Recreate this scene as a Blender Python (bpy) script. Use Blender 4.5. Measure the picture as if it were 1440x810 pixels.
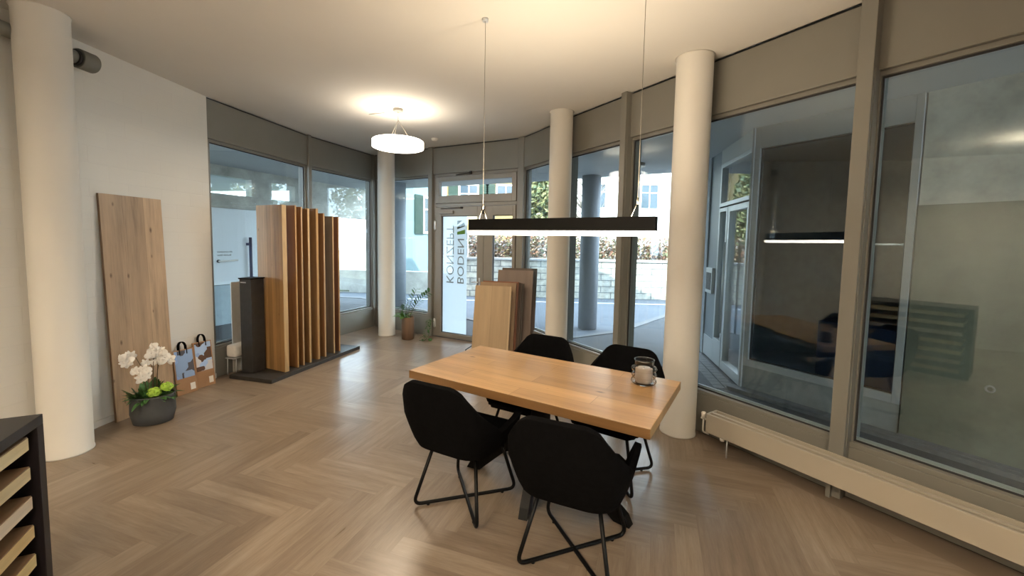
import bpy, bmesh, math, random
from mathutils import Vector, Matrix
random.seed(7)
for o in list(bpy.data.objects): bpy.data.objects.remove(o)
S = bpy.context.scene
COL = S.collection
PI = math.pi

# ------------------------------------------------------------------ camera
PITCH, ROLL, EYE = 0.07215605, 0.01823582, 1.65
f_ = Vector((0, math.cos(PITCH), -math.sin(PITCH)))
x0 = Vector((1, 0, 0)); u0 = Vector((0, math.sin(PITCH), math.cos(PITCH)))
xr = math.cos(ROLL)*x0 + math.sin(ROLL)*u0
ur = -math.sin(ROLL)*x0 + math.cos(ROLL)*u0
cam = bpy.data.cameras.new('camera'); camo = bpy.data.objects.new('camera', cam); COL.objects.link(camo)
camo.matrix_world = Matrix(((xr.x, ur.x, -f_.x, 0), (xr.y, ur.y, -f_.y, 0), (xr.z, ur.z, -f_.z, EYE), (0, 0, 0, 1)))
cam.sensor_width = 36; cam.lens = 582.16/1440*36; cam.shift_y = -23.12/1440
cam.clip_start = .02; cam.clip_end = 300
S.camera = camo
# ------------------------------------------------------------------ world, sun, exposure
w = bpy.data.worlds.new('sky'); S.world = w; w.use_nodes = True
bg = w.node_tree.nodes['Background']; bg.inputs[0].default_value = (.76, .87, 1.0, 1); bg.inputs[1].default_value = 5.4
sun = bpy.data.lights.new('sun', 'SUN'); sun.energy = 7; sun.angle = .01; sun.color = (1, .93, .8)
suno = bpy.data.objects.new('sun', sun); COL.objects.link(suno)
sd = Vector((-.35, .80, -.62)).normalized()
suno.rotation_euler = sd.to_track_quat('-Z', 'Y').to_euler()
S.view_settings.view_transform = 'Standard'; S.view_settings.look = 'None'
S.view_settings.exposure = 1.12; S.view_settings.gamma = 1; S.view_settings.use_curve_mapping = False
LAMP_W = (1.0, .82, .59)

# ------------------------------------------------------------------ material helpers
def nodes(name):
    m = bpy.data.materials.new(name); m.use_nodes = True
    nt = m.node_tree; b = nt.nodes['Principled BSDF']; return m, nt, b
def N(nt, t, **k):
    n = nt.nodes.new(t)
    for a, v in k.items(): setattr(n, a, v)
    return n
def c4(c): return (c[0], c[1], c[2], 1)
def ramp(nt, fac, stops):
    r = N(nt, 'ShaderNodeValToRGB'); nt.links.new(fac, r.inputs[0])
    while len(r.color_ramp.elements) < len(stops): r.color_ramp.elements.new(.5)
    for e, (p, c) in zip(r.color_ramp.elements, stops): e.position = p; e.color = c4(c)
    return r.outputs[0]
def objvec(nt, scale=(1, 1, 1), rot=(0, 0, 0), src='Object'):
    t = N(nt, 'ShaderNodeTexCoord'); mp = N(nt, 'ShaderNodeMapping')
    nt.links.new(t.outputs[src], mp.inputs[0]); mp.inputs['Scale'].default_value = scale; mp.inputs['Rotation'].default_value = rot
    return mp.outputs[0]
def noise(nt, vec, s, d=4, r=.55):
    n = N(nt, 'ShaderNodeTexNoise'); nt.links.new(vec, n.inputs['Vector'])
    n.inputs['Scale'].default_value = s; n.inputs['Detail'].default_value = d; n.inputs['Roughness'].default_value = r
    return n.outputs['Fac']
def bump(nt, b, h, st, dist=.01):
    bp = N(nt, 'ShaderNodeBump'); nt.links.new(h, bp.inputs['Height']); bp.inputs['Strength'].default_value = st
    bp.inputs['Distance'].default_value = dist; nt.links.new(bp.outputs[0], b.inputs['Normal'])
def plain(name, c, rough=.5, metal=0, var=.08, ns=8, bs=0, spec=.5):
    m, nt, b = nodes(name)
    v = objvec(nt); n = noise(nt, v, ns)
    lo = tuple(x*(1-var) for x in c); hi = tuple(min(1, x*(1+var)) for x in c)
    nt.links.new(ramp(nt, n, [(.3, lo), (.7, hi)]), b.inputs['Base Color'])
    b.inputs['Roughness'].default_value = rough; b.inputs['Metallic'].default_value = metal
    b.inputs['Specular IOR Level'].default_value = spec
    if bs: bump(nt, b, noise(nt, v, ns*12, 3), bs, .004)
    return m
def wood(name, c, grain='z', rough=.5, var=.22, knots=.11, plank=None, sc=1.0):
    """long-grained wood; grain = local axis of the fibres, plank = width of laminated strips across local x or y"""
    m, nt, b = nodes(name)
    g = .07
    s = {'x': (g, 1, 1), 'y': (1, g, 1), 'z': (1, 1, g)}[grain]
    v = objvec(nt, tuple(q*sc for q in s)); n = noise(nt, v, 9, 6, .62); n2 = noise(nt, v, 60, 3, .6)
    mix = N(nt, 'ShaderNodeMath', operation='MULTIPLY_ADD'); nt.links.new(n2, mix.inputs[0]); mix.inputs[1].default_value = .35
    nt.links.new(n, mix.inputs[2])
    dk = tuple(x*(1-var*1.5) for x in c); lt = tuple(min(1, x*(1+var)) for x in c)
    col = ramp(nt, mix.outputs[0], [(.42, dk), (.66, c), (.9, lt)])
    if plank:
        br = N(nt, 'ShaderNodeTexBrick'); 
        pv = objvec(nt, (1, 1, 1), plank[1]); nt.links.new(pv, br.inputs['Vector'])
        br.inputs['Scale'].default_value = 1; br.inputs['Brick Width'].default_value = plank[2]; br.inputs['Row Height'].default_value = plank[0]
        br.inputs['Mortar Size'].default_value = .0012; br.inputs['Color1'].default_value = (.80, .76, .72, 1)
        br.inputs['Color2'].default_value = (1.15, 1.12, 1.08, 1); br.inputs['Mortar'].default_value = (.45, .4, .36, 1)
        mm = N(nt, 'ShaderNodeMix', data_type='RGBA', blend_type='MULTIPLY'); mm.inputs[0].default_value = 1
        nt.links.new(col, mm.inputs[6]); nt.links.new(br.outputs['Color'], mm.inputs[7]); col = mm.outputs[2]
    if knots:
        kr_ = {'x': (0, 0, 0), 'y': (0, 0, PI/2), 'z': (PI/2, 0, PI/2)}[grain]
        k0 = objvec(nt, (1, 1, 1), kr_); kk = N(nt, 'ShaderNodeMapping'); nt.links.new(k0, kk.inputs[0]); kk.inputs['Scale'].default_value = (.5, 1.1, 1); kk.inputs['Location'].default_value = (.37, .21, 0); kv = kk.outputs[0]
        vo = N(nt, 'ShaderNodeTexVoronoi', voronoi_dimensions='2D'); nt.links.new(kv, vo.inputs['Vector']); vo.inputs['Scale'].default_value = 3.6
        vs_ = N(nt, 'ShaderNodeSeparateColor'); nt.links.new(vo.outputs['Color'], vs_.inputs[0]); gt = N(nt, 'ShaderNodeMath', operation='MULTIPLY_ADD'); nt.links.new(vs_.outputs[0], gt.inputs[0]); gt.inputs[1].default_value = float(knots)
        nt.links.new(vo.outputs['Distance'], gt.inputs[2]); kr = ramp(nt, gt.outputs[0], [(.03, (.22, .16, .12)), (.075, (1, 1, 1))])
        mm = N(nt, 'ShaderNodeMix', data_type='RGBA', blend_type='MULTIPLY'); mm.inputs[0].default_value = .85
        nt.links.new(col, mm.inputs[6]); nt.links.new(kr, mm.inputs[7]); col = mm.outputs[2]
    nt.links.new(col, b.inputs['Base Color']); b.inputs['Roughness'].default_value = rough
    bump(nt, b, mix.outputs[0], .12, .003)
    return m
def emit(name, c, s):
    m = bpy.data.materials.new(name); m.use_nodes = True; nt = m.node_tree
    nt.nodes.remove(nt.nodes['Principled BSDF']); e = N(nt, 'ShaderNodeEmission'); e.inputs[0].default_value = c4(c); e.inputs[1].default_value = s
    nt.links.new(e.outputs[0], nt.nodes['Material Output'].inputs[0]); return m
def glassmat(name, tint=(.93, .965, .97), refl=1.0, ior=1.4):
    m = bpy.data.materials.new(name); m.use_nodes = True; nt = m.node_tree
    nt.nodes.remove(nt.nodes['Principled BSDF'])
    tr = N(nt, 'ShaderNodeBsdfTransparent'); tr.inputs[0].default_value = c4(tint)
    gl = N(nt, 'ShaderNodeBsdfGlossy'); gl.inputs['Roughness'].default_value = .0; gl.inputs[0].default_value = (refl, refl, refl, 1)
    fr = N(nt, 'ShaderNodeFresnel'); ge = N(nt, 'ShaderNodeNewGeometry'); mr = N(nt, 'ShaderNodeMapRange'); nt.links.new(ge.outputs['Backfacing'], mr.inputs[0]); mr.inputs[3].default_value = ior; mr.inputs[4].default_value = 1/ior; nt.links.new(mr.outputs[0], fr.inputs[0]); mx = N(nt, 'ShaderNodeMixShader')
    nt.links.new(fr.outputs[0], mx.inputs[0]); nt.links.new(tr.outputs[0], mx.inputs[1]); nt.links.new(gl.outputs[0], mx.inputs[2])
    nt.links.new(mx.outputs[0], nt.nodes['Material Output'].inputs[0]); return m

# ------------------------------------------------------------------ mesh helpers
def obj(name, bm, mat, parent=None, smooth=False, kind=None):
    me = bpy.data.meshes.new(name); bmesh.ops.recalc_face_normals(bm, faces=bm.faces) if bm.faces else None
    bm.to_mesh(me); bm.free()
    if isinstance(mat, (list, tuple)):
        for q in mat: me.materials.append(q)
    elif mat: me.materials.append(mat)
    if smooth:
        for p in me.polygons: p.use_smooth = True
    o = bpy.data.objects.new(name, me); COL.objects.link(o)
    if parent: o.parent = parent
    if kind: o['kind'] = kind
    return o
def empty(name, loc=(0, 0, 0), rz=0):
    o = bpy.data.objects.new(name, None); COL.objects.link(o); o.location = loc; o.rotation_euler = (0, 0, rz); o.empty_display_size = .1
    return o
def tag(o, label=None, cat=None, group=None, kind=None):
    if label: o['label'] = label
    if cat: o['category'] = cat
    if group: o['group'] = group
    if kind: o['kind'] = kind
    return o
def place(o, loc, rz=0): o.location = loc; o.rotation_euler = (0, 0, rz); return o
def box(bm, x0, x1, y0, y1, z0, z1, bev=0, mi=0, M=None):
    r = bmesh.ops.create_cube(bm, size=1); vs = r['verts']
    for v in vs: v.co = Vector((x0+(v.co.x+.5)*(x1-x0), y0+(v.co.y+.5)*(y1-y0), z0+(v.co.z+.5)*(z1-z0)))
    fs = list({f for v in vs for f in v.link_faces}); n0 = len(bm.verts)
    for f in fs: f.material_index = mi
    if bev:
        es = list({e for v in vs for e in v.link_edges})
        rr = bmesh.ops.bevel(bm, geom=es, offset=bev, segments=2, affect='EDGES', profile=.5)
        vs = [v for v in bm.verts if v.is_valid and v in set(rr['verts'])] or vs
        for f in rr['faces']: f.material_index = mi
    if M:
        for v in vs: v.co = M @ v.co
    return vs
def BX(*a, **k):
    bm = bmesh.new(); box(bm, *a, **k); return bm
def tube(bm, pts, r, seg=8, caps=True, mi=0):
    pts = [Vector(p) for p in pts]; rs = r if isinstance(r, (list, tuple)) else [r]*len(pts)
    up = None; rings = []
    for i, p in enumerate(pts):
        t = (pts[min(i+1, len(pts)-1)]-pts[max(i-1, 0)])
        t = t.normalized() if t.length > 1e-9 else Vector((0, 0, 1))
        if up is None:
            up = Vector((0, 0, 1)) if abs(t.z) < .9 else Vector((1, 0, 0))
        n = (up - t*up.dot(t))
        if n.length < 1e-6: n = t.orthogonal()
        n.normalize(); bi = t.cross(n); up = n
        rings.append([bm.verts.new(p + rs[i]*(math.cos(a)*n+math.sin(a)*bi)) for a in [2*PI*k/seg for k in range(seg)]])
    for a, b in zip(rings, rings[1:]):
        for k in range(seg):
            f = bm.faces.new((a[k], a[(k+1) % seg], b[(k+1) % seg], b[k])); f.material_index = mi; f.smooth = True
    if caps: bm.faces.new(rings[0]).material_index = mi; bm.faces.new(rings[-1][::-1]).material_index = mi
def TB(pts, r, seg=8):
    bm = bmesh.new(); tube(bm, pts, r, seg); return bm
def fillet(pts, rad, n=5):
    pts = [Vector(p) for p in pts]; out = [pts[0]]
    for i in range(1, len(pts)-1):
        a, b, c = pts[i-1], pts[i], pts[i+1]; d1 = (a-b).normalized(); d2 = (c-b).normalized()
        r = min(rad, (a-b).length*.45, (c-b).length*.45); p, q = b+d1*r, b+d2*r
        for k in range(n+1):
            t = k/n; out.append(p*(1-t)**2 + b*2*t*(1-t) + q*t*t)
    out.append(pts[-1]); return out
def lathe(bm, prof, seg=32, c=(0, 0, 0), mi=0, sx=1, sy=1, cap=True):
    rings = []
    for r, z in prof:
        rings.append([bm.verts.new((c[0]+sx*r*math.cos(2*PI*k/seg), c[1]+sy*r*math.sin(2*PI*k/seg), c[2]+z)) for k in range(seg)])
    for a, b in zip(rings, rings[1:]):
        for k in range(seg):
            f = bm.faces.new((a[k], a[(k+1) % seg], b[(k+1) % seg], b[k])); f.material_index = mi; f.smooth = True
    if cap:
        if prof[0][0] > 1e-4: bm.faces.new(rings[0][::-1]).material_index = mi
        if prof[-1][0] > 1e-4: bm.faces.new(rings[-1]).material_index = mi
def LT(prof, **k):
    bm = bmesh.new(); lathe(bm, prof, **k); return bm
def prism(bm, poly, z0, z1, mi=0):
    a = [bm.verts.new((p[0], p[1], z0)) for p in poly]; b = [bm.verts.new((p[0], p[1], z1)) for p in poly]
    n = len(poly); bm.faces.new(a[::-1]).material_index = mi; bm.faces.new(b).material_index = mi
    for i in range(n): bm.faces.new((a[i], a[(i+1) % n], b[(i+1) % n], b[i])).material_index = mi
def PR(poly, z0, z1):
    bm = bmesh.new(); prism(bm, poly, z0, z1); return bm
def copy_tree(o, parent=None):
    c = o.copy(); COL.objects.link(c); c.parent = parent
    for ch in [q for q in bpy.data.objects if q.parent == o]: copy_tree(ch, c)
    return c
def V2(p): return Vector((p[0], p[1], 0))
def text_mesh(s, size, extrude=.001):
    cu = bpy.data.curves.new('lettering', 'FONT'); cu.body = s; cu.size = size; cu.extrude = extrude; cu.resolution_u = 3
    t = bpy.data.objects.new('lettering', cu); COL.objects.link(t)
    dg = bpy.context.evaluated_depsgraph_get(); me = bpy.data.meshes.new_from_object(t.evaluated_get(dg))
    bpy.data.objects.remove(t); return me

# ------------------------------------------------------------------ materials
M = {}
M['ceiling'] = plain('painted_ceiling', (.68, .65, .60), .9, var=.02, ns=1.2)
def blockwall():
    m, nt, b = nodes('painted_block_wall')
    t = N(nt, 'ShaderNodeTexCoord'); sp = N(nt, 'ShaderNodeSeparateXYZ'); cb = N(nt, 'ShaderNodeCombineXYZ')
    nt.links.new(t.outputs['Object'], sp.inputs[0]); nt.links.new(sp.outputs[0], cb.inputs[0]); nt.links.new(sp.outputs[2], cb.inputs[1])
    br = N(nt, 'ShaderNodeTexBrick'); nt.links.new(cb.outputs[0], br.inputs['Vector']); br.inputs['Scale'].default_value = 1
    br.inputs['Brick Width'].default_value = .33; br.inputs['Row Height'].default_value = .14; br.inputs['Mortar Size'].default_value = .004
    br.inputs['Mortar Smooth'].default_value = .6
    br.inputs['Color1'].default_value = (.69, .665, .61, 1); br.inputs['Color2'].default_value = (.68, .655, .605, 1); br.inputs['Mortar'].default_value = (.675, .65, .60, 1)
    nt.links.new(br.outputs['Color'], b.inputs['Base Color']); b.inputs['Roughness'].default_value = .75
    ad = N(nt, 'ShaderNodeMath', operation='MULTIPLY_ADD'); nt.links.new(noise(nt, cb.outputs[0], 9), ad.inputs[0]); ad.inputs[1].default_value = -.35
    nt.links.new(br.outputs['Fac'], ad.inputs[2])
    iv = N(nt, 'ShaderNodeMath', operation='MULTIPLY'); nt.links.new(ad.outputs[0], iv.inputs[0]); iv.inputs[1].default_value = -1
    bump(nt, b, iv.outputs[0], .22, .005); return m
M['wall'] = blockwall()
M['plaster'] = plain('white_plaster', (.66, .63, .58), .85, var=.03, ns=3)
M['column'] = plain('painted_column', (.66, .63, .57), .55, var=.02, ns=2, spec=.35)
M['frame'] = plain('taupe_lacquered_metal', (.212, .203, .178), .42, var=.03, ns=3, spec=.4)
M['frame_dark'] = plain('dark_rubber_gasket', (.02, .02, .022), .6)
M['alu'] = plain('bright_aluminium', (.62, .64, .66), .35, .4, var=.03)
M['doorframe'] = plain('taupe_door_profile', (.235, .218, .192), .42, var=.03, spec=.4)
M['glass'] = glassmat('window_glass')
M['clear'] = glassmat('jar_glass', (.93, .94, .93), 1.0, 1.5)
M['jarglass'] = bpy.data.materials.new('ribbed_clear_glass'); M['jarglass'].use_nodes = True
_b = M['jarglass'].node_tree.nodes['Principled BSDF']; _b.inputs['Transmission Weight'].default_value = 1; _b.inputs['Roughness'].default_value = .02; _b.inputs['IOR'].default_value = 1.3
M['black_metal'] = plain('black_powder_coat', (.003, .003, .0033), .45, spec=.2)
M['fabric'] = plain('black_velvet_fabric', (.0035, .0035, .004), .95, var=.3, ns=40, bs=.3, spec=.06)
M['oak_table'] = wood('oiled_oak_tabletop', (.47, .285, .125), 'x', .33, .2, .09, (.14, (0, 0, 0), .9))
M['oak_panel'] = wood('rustic_oak_panel', (.41, .285, .175), 'z', .5, .34, .035, (.19, (PI/2, 0, PI/2), 9))
M['white_lamp'] = emit('lamp_diffuser', (1, .90, .76), 4)
M['strip_lamp'] = emit('linear_diffuser', (1, .88, .72), 8)
M['asphalt'] = plain('asphalt', (.042, .045, .052), .85, var=.2, ns=3, bs=.4)
M['road'] = plain('road_asphalt', (.085, .098, .12), .85, var=.1, ns=2, bs=.3)
M['kerb'] = plain('granite_kerb', (.12, .12, .125), .8, var=.2, ns=20, bs=.3)
M['soffit'] = plain('exterior_soffit', (.44, .45, .45), .9, var=.04, ns=2)
M['extcol'] = plain('grey_concrete_column', (.26, .28, .31), .8, var=.05)
M['plinth'] = plain('dark_stone_plinth', (.035, .033, .031), .5, var=.2, ns=14)
def concrete(name, c):
    m, nt, b = nodes(name); v = objvec(nt); n = noise(nt, v, 1.6, 8, .7)
    nt.links.new(ramp(nt, n, [(.3, tuple(x*.6 for x in c)), (.52, c), (.72, tuple(x*1.35 for x in c))]), b.inputs['Base Color'])
    b.inputs['Roughness'].default_value = .85; bump(nt, b, noise(nt, v, 30, 4), .3, .006); return m
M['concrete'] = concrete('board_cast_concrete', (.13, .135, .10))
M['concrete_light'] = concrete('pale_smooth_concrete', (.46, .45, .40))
M['concrete_base'] = concrete('grey_concrete_base', (.22, .22, .215))
M['soil'] = plain('dark_soil', (.02, .014, .01), .95, ns=60, bs=.8)
M['leaf'] = plain('green_leaf', (.045, .12, .03), .45, var=.35, ns=20)
M['petal'] = plain('white_petal', (.80, .76, .70), .6, var=.04, ns=30)
M['lime'] = plain('lime_green_bloom', (.30, .48, .05), .7, var=.25, ns=50)

# ------------------------------------------------------------------ room outline (inner faces)
C0 = (-3.44, 4.73); M12 = (-3.12, 6.39); C2 = (-2.60, 7.80); D0 = (-1.393, 7.082); D1 = (.122, 6.284)
M45 = (.650, 5.285); M56 = (1.18, 4.405); M67 = (1.567, 3.765); M78 = (2.222, 2.681); M89 = (2.90, 1.62); M90 = (3.45, .4)
R1 = (3.70, -1.2); R2 = (3.75, -3.6); L2 = (-4.03, -3.6)
ROOM = [L2, C0, M12, C2, D0, D1, M45, M56, M67, M78, M89, M90, R1, R2]   # clockwise
H = 3.2; HEAD = 2.75; SILL = .36

def clip(poly, edges):
    for (ax, ay), (bx, by) in edges:
        out = []
        def side(p): return (bx-ax)*(p[1]-ay)-(by-ay)*(p[0]-ax)
        for i in range(len(poly)):
            p, q = poly[i], poly[(i+1) % len(poly)]; sp, sq = side(p), side(q)
            if sp <= 0: out.append(p)
            if (sp < 0 < sq) or (sq < 0 < sp):
                t = sp/(sp-sq); out.append(tuple(p[k]+(q[k]-p[k])*t for k in range(len(p))))
        poly = out
        if len(poly) < 3: return []
    return poly
EDG = [(ROOM[i], ROOM[(i+1) % len(ROOM)]) for i in range(len(ROOM))]

# floor: one mesh, every board of the herringbone a face carrying its own tone
def floor_mat():
    m, nt, b = nodes('herringbone_oak_floor')
    at = N(nt, 'ShaderNodeAttribute', attribute_name='tone'); uv = N(nt, 'ShaderNodeUVMap', uv_map='plank')
    mp = N(nt, 'ShaderNodeMapping'); nt.links.new(uv.outputs[0], mp.inputs[0]); mp.inputs['Scale'].default_value = (.9, 9, 1)
    n = noise(nt, mp.outputs[0], 2.2, 6, .6); n2 = noise(nt, mp.outputs[0], 12, 3, .6)
    a = N(nt, 'ShaderNodeMath', operation='MULTIPLY_ADD'); nt.links.new(n2, a.inputs[0]); a.inputs[1].default_value = .4; nt.links.new(n, a.inputs[2])
    col = ramp(nt, a.outputs[0], [(.4, (.180, .136, .098)), (.7, (.255, .198, .148)), (.95, (.315, .254, .195))])
    tn = ramp(nt, at.outputs['Fac'], [(0, (.84, .82, .80)), (.5, (.98, .97, .96)), (1, (1.13, 1.14, 1.14))])
    mm = N(nt, 'ShaderNodeMix', data_type='RGBA', blend_type='MULTIPLY'); mm.inputs[0].default_value = 1
    nt.links.new(col, mm.inputs[6]); nt.links.new(tn, mm.inputs[7]); nt.links.new(mm.outputs[2], b.inputs['Base Color'])
    rr = N(nt, 'ShaderNodeMapRange'); nt.links.new(n, rr.inputs[0]); rr.inputs[3].default_value = .24; rr.inputs[4].default_value = .36
    nt.links.new(rr.outputs[0], b.inputs['Roughness']); b.inputs['Specular IOR Level'].default_value = .45
    bump(nt, b, a.outputs[0], .08, .002); return m
def build_floor():
    verts, faces, tones, uvs = [], [], [], []
    Lp, Wp, gap = .78, .13, .0007; k = int(round(Lp/Wp)); th = math.radians(-19)
    ca, sa = math.cos(th), math.sin(th)
    def T(x, y): return (x*ca-y*sa, x*sa+y*ca)
    rnd = random.Random(3); faces_ = []
    n = 46
    for i in range(-n, n):
        for j in range(-6, 7):
            # horizontal board and vertical board of cell (i, j)
            X = i*Wp + j*2*Lp*.5*0 ; 
            bx_, by_ = i*Wp + j*Lp*1.0, -i*Wp*0 + 0
            ox, oy = i*Wp + j*Lp, i*Wp - j*Lp
            for kind in (0, 1):
                if kind == 0: q = (ox, oy, ox+Lp, oy+Wp)
                else: q = (ox, oy+Wp, ox+Wp, oy+Wp+Lp)
                x0_, y0_, x1_, y1_ = q; u0_ = rnd.random()*50; v0_ = rnd.random()*50; tone = rnd.random()
                poly = []
                for (px, py) in ((x0_+gap, y0_+gap), (x1_-gap, y0_+gap), (x1_-gap, y1_-gap), (x0_+gap, y1_-gap)):
                    X_, Y_ = T(px, py); lu, lv = (px-x0_, py-y0_) if kind == 0 else (py-y0_, px-x0_)
                    poly.append((X_-.3, Y_+1.0, u0_+lu, v0_+lv))
                if not any(-5 < p[0] < 5 and -4.5 < p[1] < 9 for p in poly): continue
                poly = clip(poly, EDG)
                if len(poly) < 3: continue
                s = len(verts); verts += [(p[0], p[1], 0) for p in poly]; faces.append(list(range(s, s+len(poly)))); tones.append(tone); uvs.append([(p[2], p[3]) for p in poly])
    nb = len(faces); s = len(verts)
    verts += [(p[0], p[1], -.0015) for p in ROOM]; verts += [(p[0], p[1], -.12) for p in ROOM]; m = len(ROOM)
    faces.append([s+i for i in range(m)]); faces.append([s+m+i for i in range(m)][::-1])
    for i in range(m): faces.append([s+i, s+(i+1) % m, s+m+(i+1) % m, s+m+i])
    me = bpy.data.meshes.new('floor'); me.from_pydata(verts, [], faces)
    ul = me.uv_layers.new(name='plank'); at = me.attributes.new('tone', 'FLOAT', 'FACE')
    for fi in range(len(faces)): at.data[fi].value = tones[fi] if fi < nb else 0
    for p in me.polygons:
        for q, li in enumerate(p.loop_indices): ul.data[li].uv = uvs[p.index][q] if p.index < nb else (0, 0)
    bm = bmesh.new(); bm.from_mesh(me)
    for f in bm.faces:
        if f.index < nb and f.normal.z < 0: f.normal_flip()
    bm.to_mesh(me); bm.free(); me.materials.append(floor_mat())
    o = bpy.data.objects.new('floor', me); COL.objects.link(o); o['kind'] = 'structure'; return o
build_floor()
obj('ceiling', PR(ROOM, H, H+.25), M['ceiling'], kind='structure')

def seg_frame(A, B):
    a, b = V2(A), V2(B); d = b-a; L = d.length; return a, math.atan2(d.y, d.x), L      # local x along, local +y outwards
def wall(name, A, B, z0, z1, mat, th=.2, x0=0, x1=None):
    a, rz, L = seg_frame(A, B); o = obj(name, BX(x0, L if x1 is None else x1, 0, th, z0, z1), mat, kind='structure'); place(o, a, rz); return o
wall('wall_left', L2, C0, 0, H, M['wall'])
M['dim'] = plain('taupe_painted_wall', (.20, .185, .16), .8, var=.03)
wall('wall_back', R2, L2, 0, H, M['dim'])
wall('wall_right', R1, R2, 0, H, M['dim'])
wall('baseboard_left', L2, C0, 0, .055, M['plaster'], -.014)

WN = [0]
def window(A, B, sill=SILL, head=HEAD, rail=True):
    """one bay: roller-blind header, sill panel, aluminium frame and glass"""
    a, rz, L = seg_frame(A, B); WN[0] += 1
    r = empty('window_%d' % WN[0], a, rz); r['kind'] = 'structure'
    bm = BX(0, L, .0, .16, head, H-.018, bev=.003); obj('header_panel', bm, M['frame'], r)
    obj('ceiling_joint', BX(0, L, .02, .14, H-.018, H), M['frame_dark'], r)
    obj('sill_panel', BX(0, L, .0, .10, 0, sill-.02, bev=.003), M['frame'], r)
    bm = bmesh.new(); box(bm, .0, L, .008, .10, sill-.02, sill+.012, bev=.003); obj('window_sill', bm, M['frame'], r)
    obj('outer_sill', BX(.0, L, .101, .17, sill-.02, sill+.006), M['alu'], r)
    obj('glazing_bead', BX(.05, L-.05, .082, .094, sill+.012, sill+.034), M['alu'], r)
    bm = bmesh.new()
    for (p, q, s, t) in ((.02, .05, sill+.012, head-.002), (L-.05, L-.02, sill+.012, head-.002)): box(bm, p, q, .03, .10, s, t)
    box(bm, .05, L-.05, .03, .10, head-.032, head-.002); obj('window_frame', bm, M['frame'], r)
    bm = bmesh.new(); box(bm, .05, L-.05, .052, .056, head-.044, head-.032); box(bm, .05, L-.05, .050, .058, sill+.012, sill+.022)
    for p in (.05, L-.06): box(bm, p, p+.01, .050, .058, sill+.022, head-.044)
    obj('gasket', bm, M['frame_dark'], r)
    obj('pane', BX(.06, L-.06, .053, .057, sill+.022, head-.044), M['glass'], r)
    obj('pane', BX(.06, L-.06, .073, .077, sill+.022, head-.044), M['glass'], r)
    return r
for A, B in ((C0, M12), (M12, C2), (C2, D0), (D1, M45), (M45, M56), (M56, M67), (M67, M78), (M78, M89), (M89, M90), (M90, R1)): window(A, B)
TN = [0]
def mullion(P, A, B, wdt=.075, inn=.075, out=.17):
    d = (V2(B)-V2(A)).normalized(); rz = math.atan2(d.y, d.x); TN[0] += 1
    bm = BX(-wdt/2, wdt/2, -inn, out, 0, H, bev=.004); box(bm, wdt/2, wdt/2+.004, -inn+.03, -inn+.042, .35, H-.45)
    o = obj('trim_%d' % TN[0], bm, M['frame'], kind='structure'); place(o, V2(P), rz); return o
mullion(M12, C0, C2, .06, .03); mullion(C2, M12, (-2.2, 8.3), .09, .02); mullion(D0, C2, D1, .085, .03); mullion(D1, D0, M45, .11, .03)
mullion(M45, D1, M56); mullion(M56, M45, M67); mullion(M67, M56, M78); mullion(M78, M67, M89, .085, .08); mullion(M89, M78, M90); mullion(M90, M89, R1); mullion(R1, M90, R2)

# ------------------------------------------------------------------ entrance door
a, rz, L = seg_frame(D0, D1); door = empty('door_1', a, rz); door['kind'] = 'structure'
obj('header_panel', BX(.04, L-.05, 0, .16, 2.755, H-.018, bev=.003), M['frame'], door)
obj('ceiling_joint', BX(.04, L-.05, .02, .14, H-.018, H), M['frame_dark'], door)
def ring(bm, x0_, x1_, z0_, z1_, w_, y0_, y1_, wb=None, wt=None):
    wb = w_ if wb is None else wb; wt = w_ if wt is None else wt
    box(bm, x0_, x0_+w_, y0_, y1_, z0_, z1_, bev=.003); box(bm, x1_-w_, x1_, y0_, y1_, z0_, z1_, bev=.003)
    box(bm, x0_+w_, x1_-w_, y0_, y1_, z0_, z0_+wb, bev=.003); box(bm, x0_+w_, x1_-w_, y0_, y1_, z1_-wt, z1_, bev=.003)
bm = bmesh.new(); ring(bm, .045, L-.045, 0, 2.752, .045, .02, .12, wb=.012); box(bm, .09, L-.09, .02, .12, 2.215, 2.262, bev=.003); obj('door_frame', bm, M['doorframe'], door)
tf = bmesh.new(); ring(tf, .092, L-.092, 2.268, 2.70, .075, 0, .08, wb=.12); tfo = obj('transom_frame', tf, M['doorframe'], door)
obj('pane', BX(.167, L-.167, .04, .046, 2.388, 2.625), M['glass'], tfo)
bm = bmesh.new(); tube(bm, [(.52, -.012, 2.715), (.80, -.012, 2.735)], .008); box(bm, .79, .82, -.03, .0, 2.715, 2.76); obj('transom_opener', bm, M['frame_dark'], door)
def leaf(x0_, x1_, gx0, gx1):
    bm = bmesh.new(); box(bm, x0_, gx0, .0, .075, .015, 2.205, bev=.004); box(bm, gx1, x1_, .0, .075, .015, 2.205, bev=.004)
    box(bm, gx0, gx1, .0, .075, .015, .085, bev=.004); box(bm, gx0, gx1, .0, .075, 2.055, 2.205, bev=.004)
    lf = obj('door_leaf', bm, M['doorframe'], door); obj('pane', BX(gx0, gx1, .032, .040, .085, 2.055), M['glass'], lf)
    bm = bmesh.new(); 
    for p in (gx0, gx1-.008): box(bm, p, p+.008, .025, .047, .085, 2.055)
    box(bm, gx0+.008, gx1-.008, .025, .047, .085, .093); box(bm, gx0+.008, gx1-.008, .025, .047, 2.047, 2.055)
    obj('gasket', bm, M['frame_dark'], lf); return lf
l1 = leaf(.095, 1.05, .215, .93); l2 = leaf(1.056, L-.095, 1.215, 1.565)
for z in (.24, 1.90):
    bm = BX(.075, .115, -.02, .0, z-.07, z+.07, bev=.004); tube(bm, [(.095, -.018, z-.08), (.095, -.018, z+.08)], .011); obj('hinge', bm, M['alu'], l1)
bm = bmesh.new(); box(bm, .20, .48, -.045, 0, 2.09, 2.14, bev=.006); obj('door_closer', bm, M['doorframe'], l1)
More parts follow.
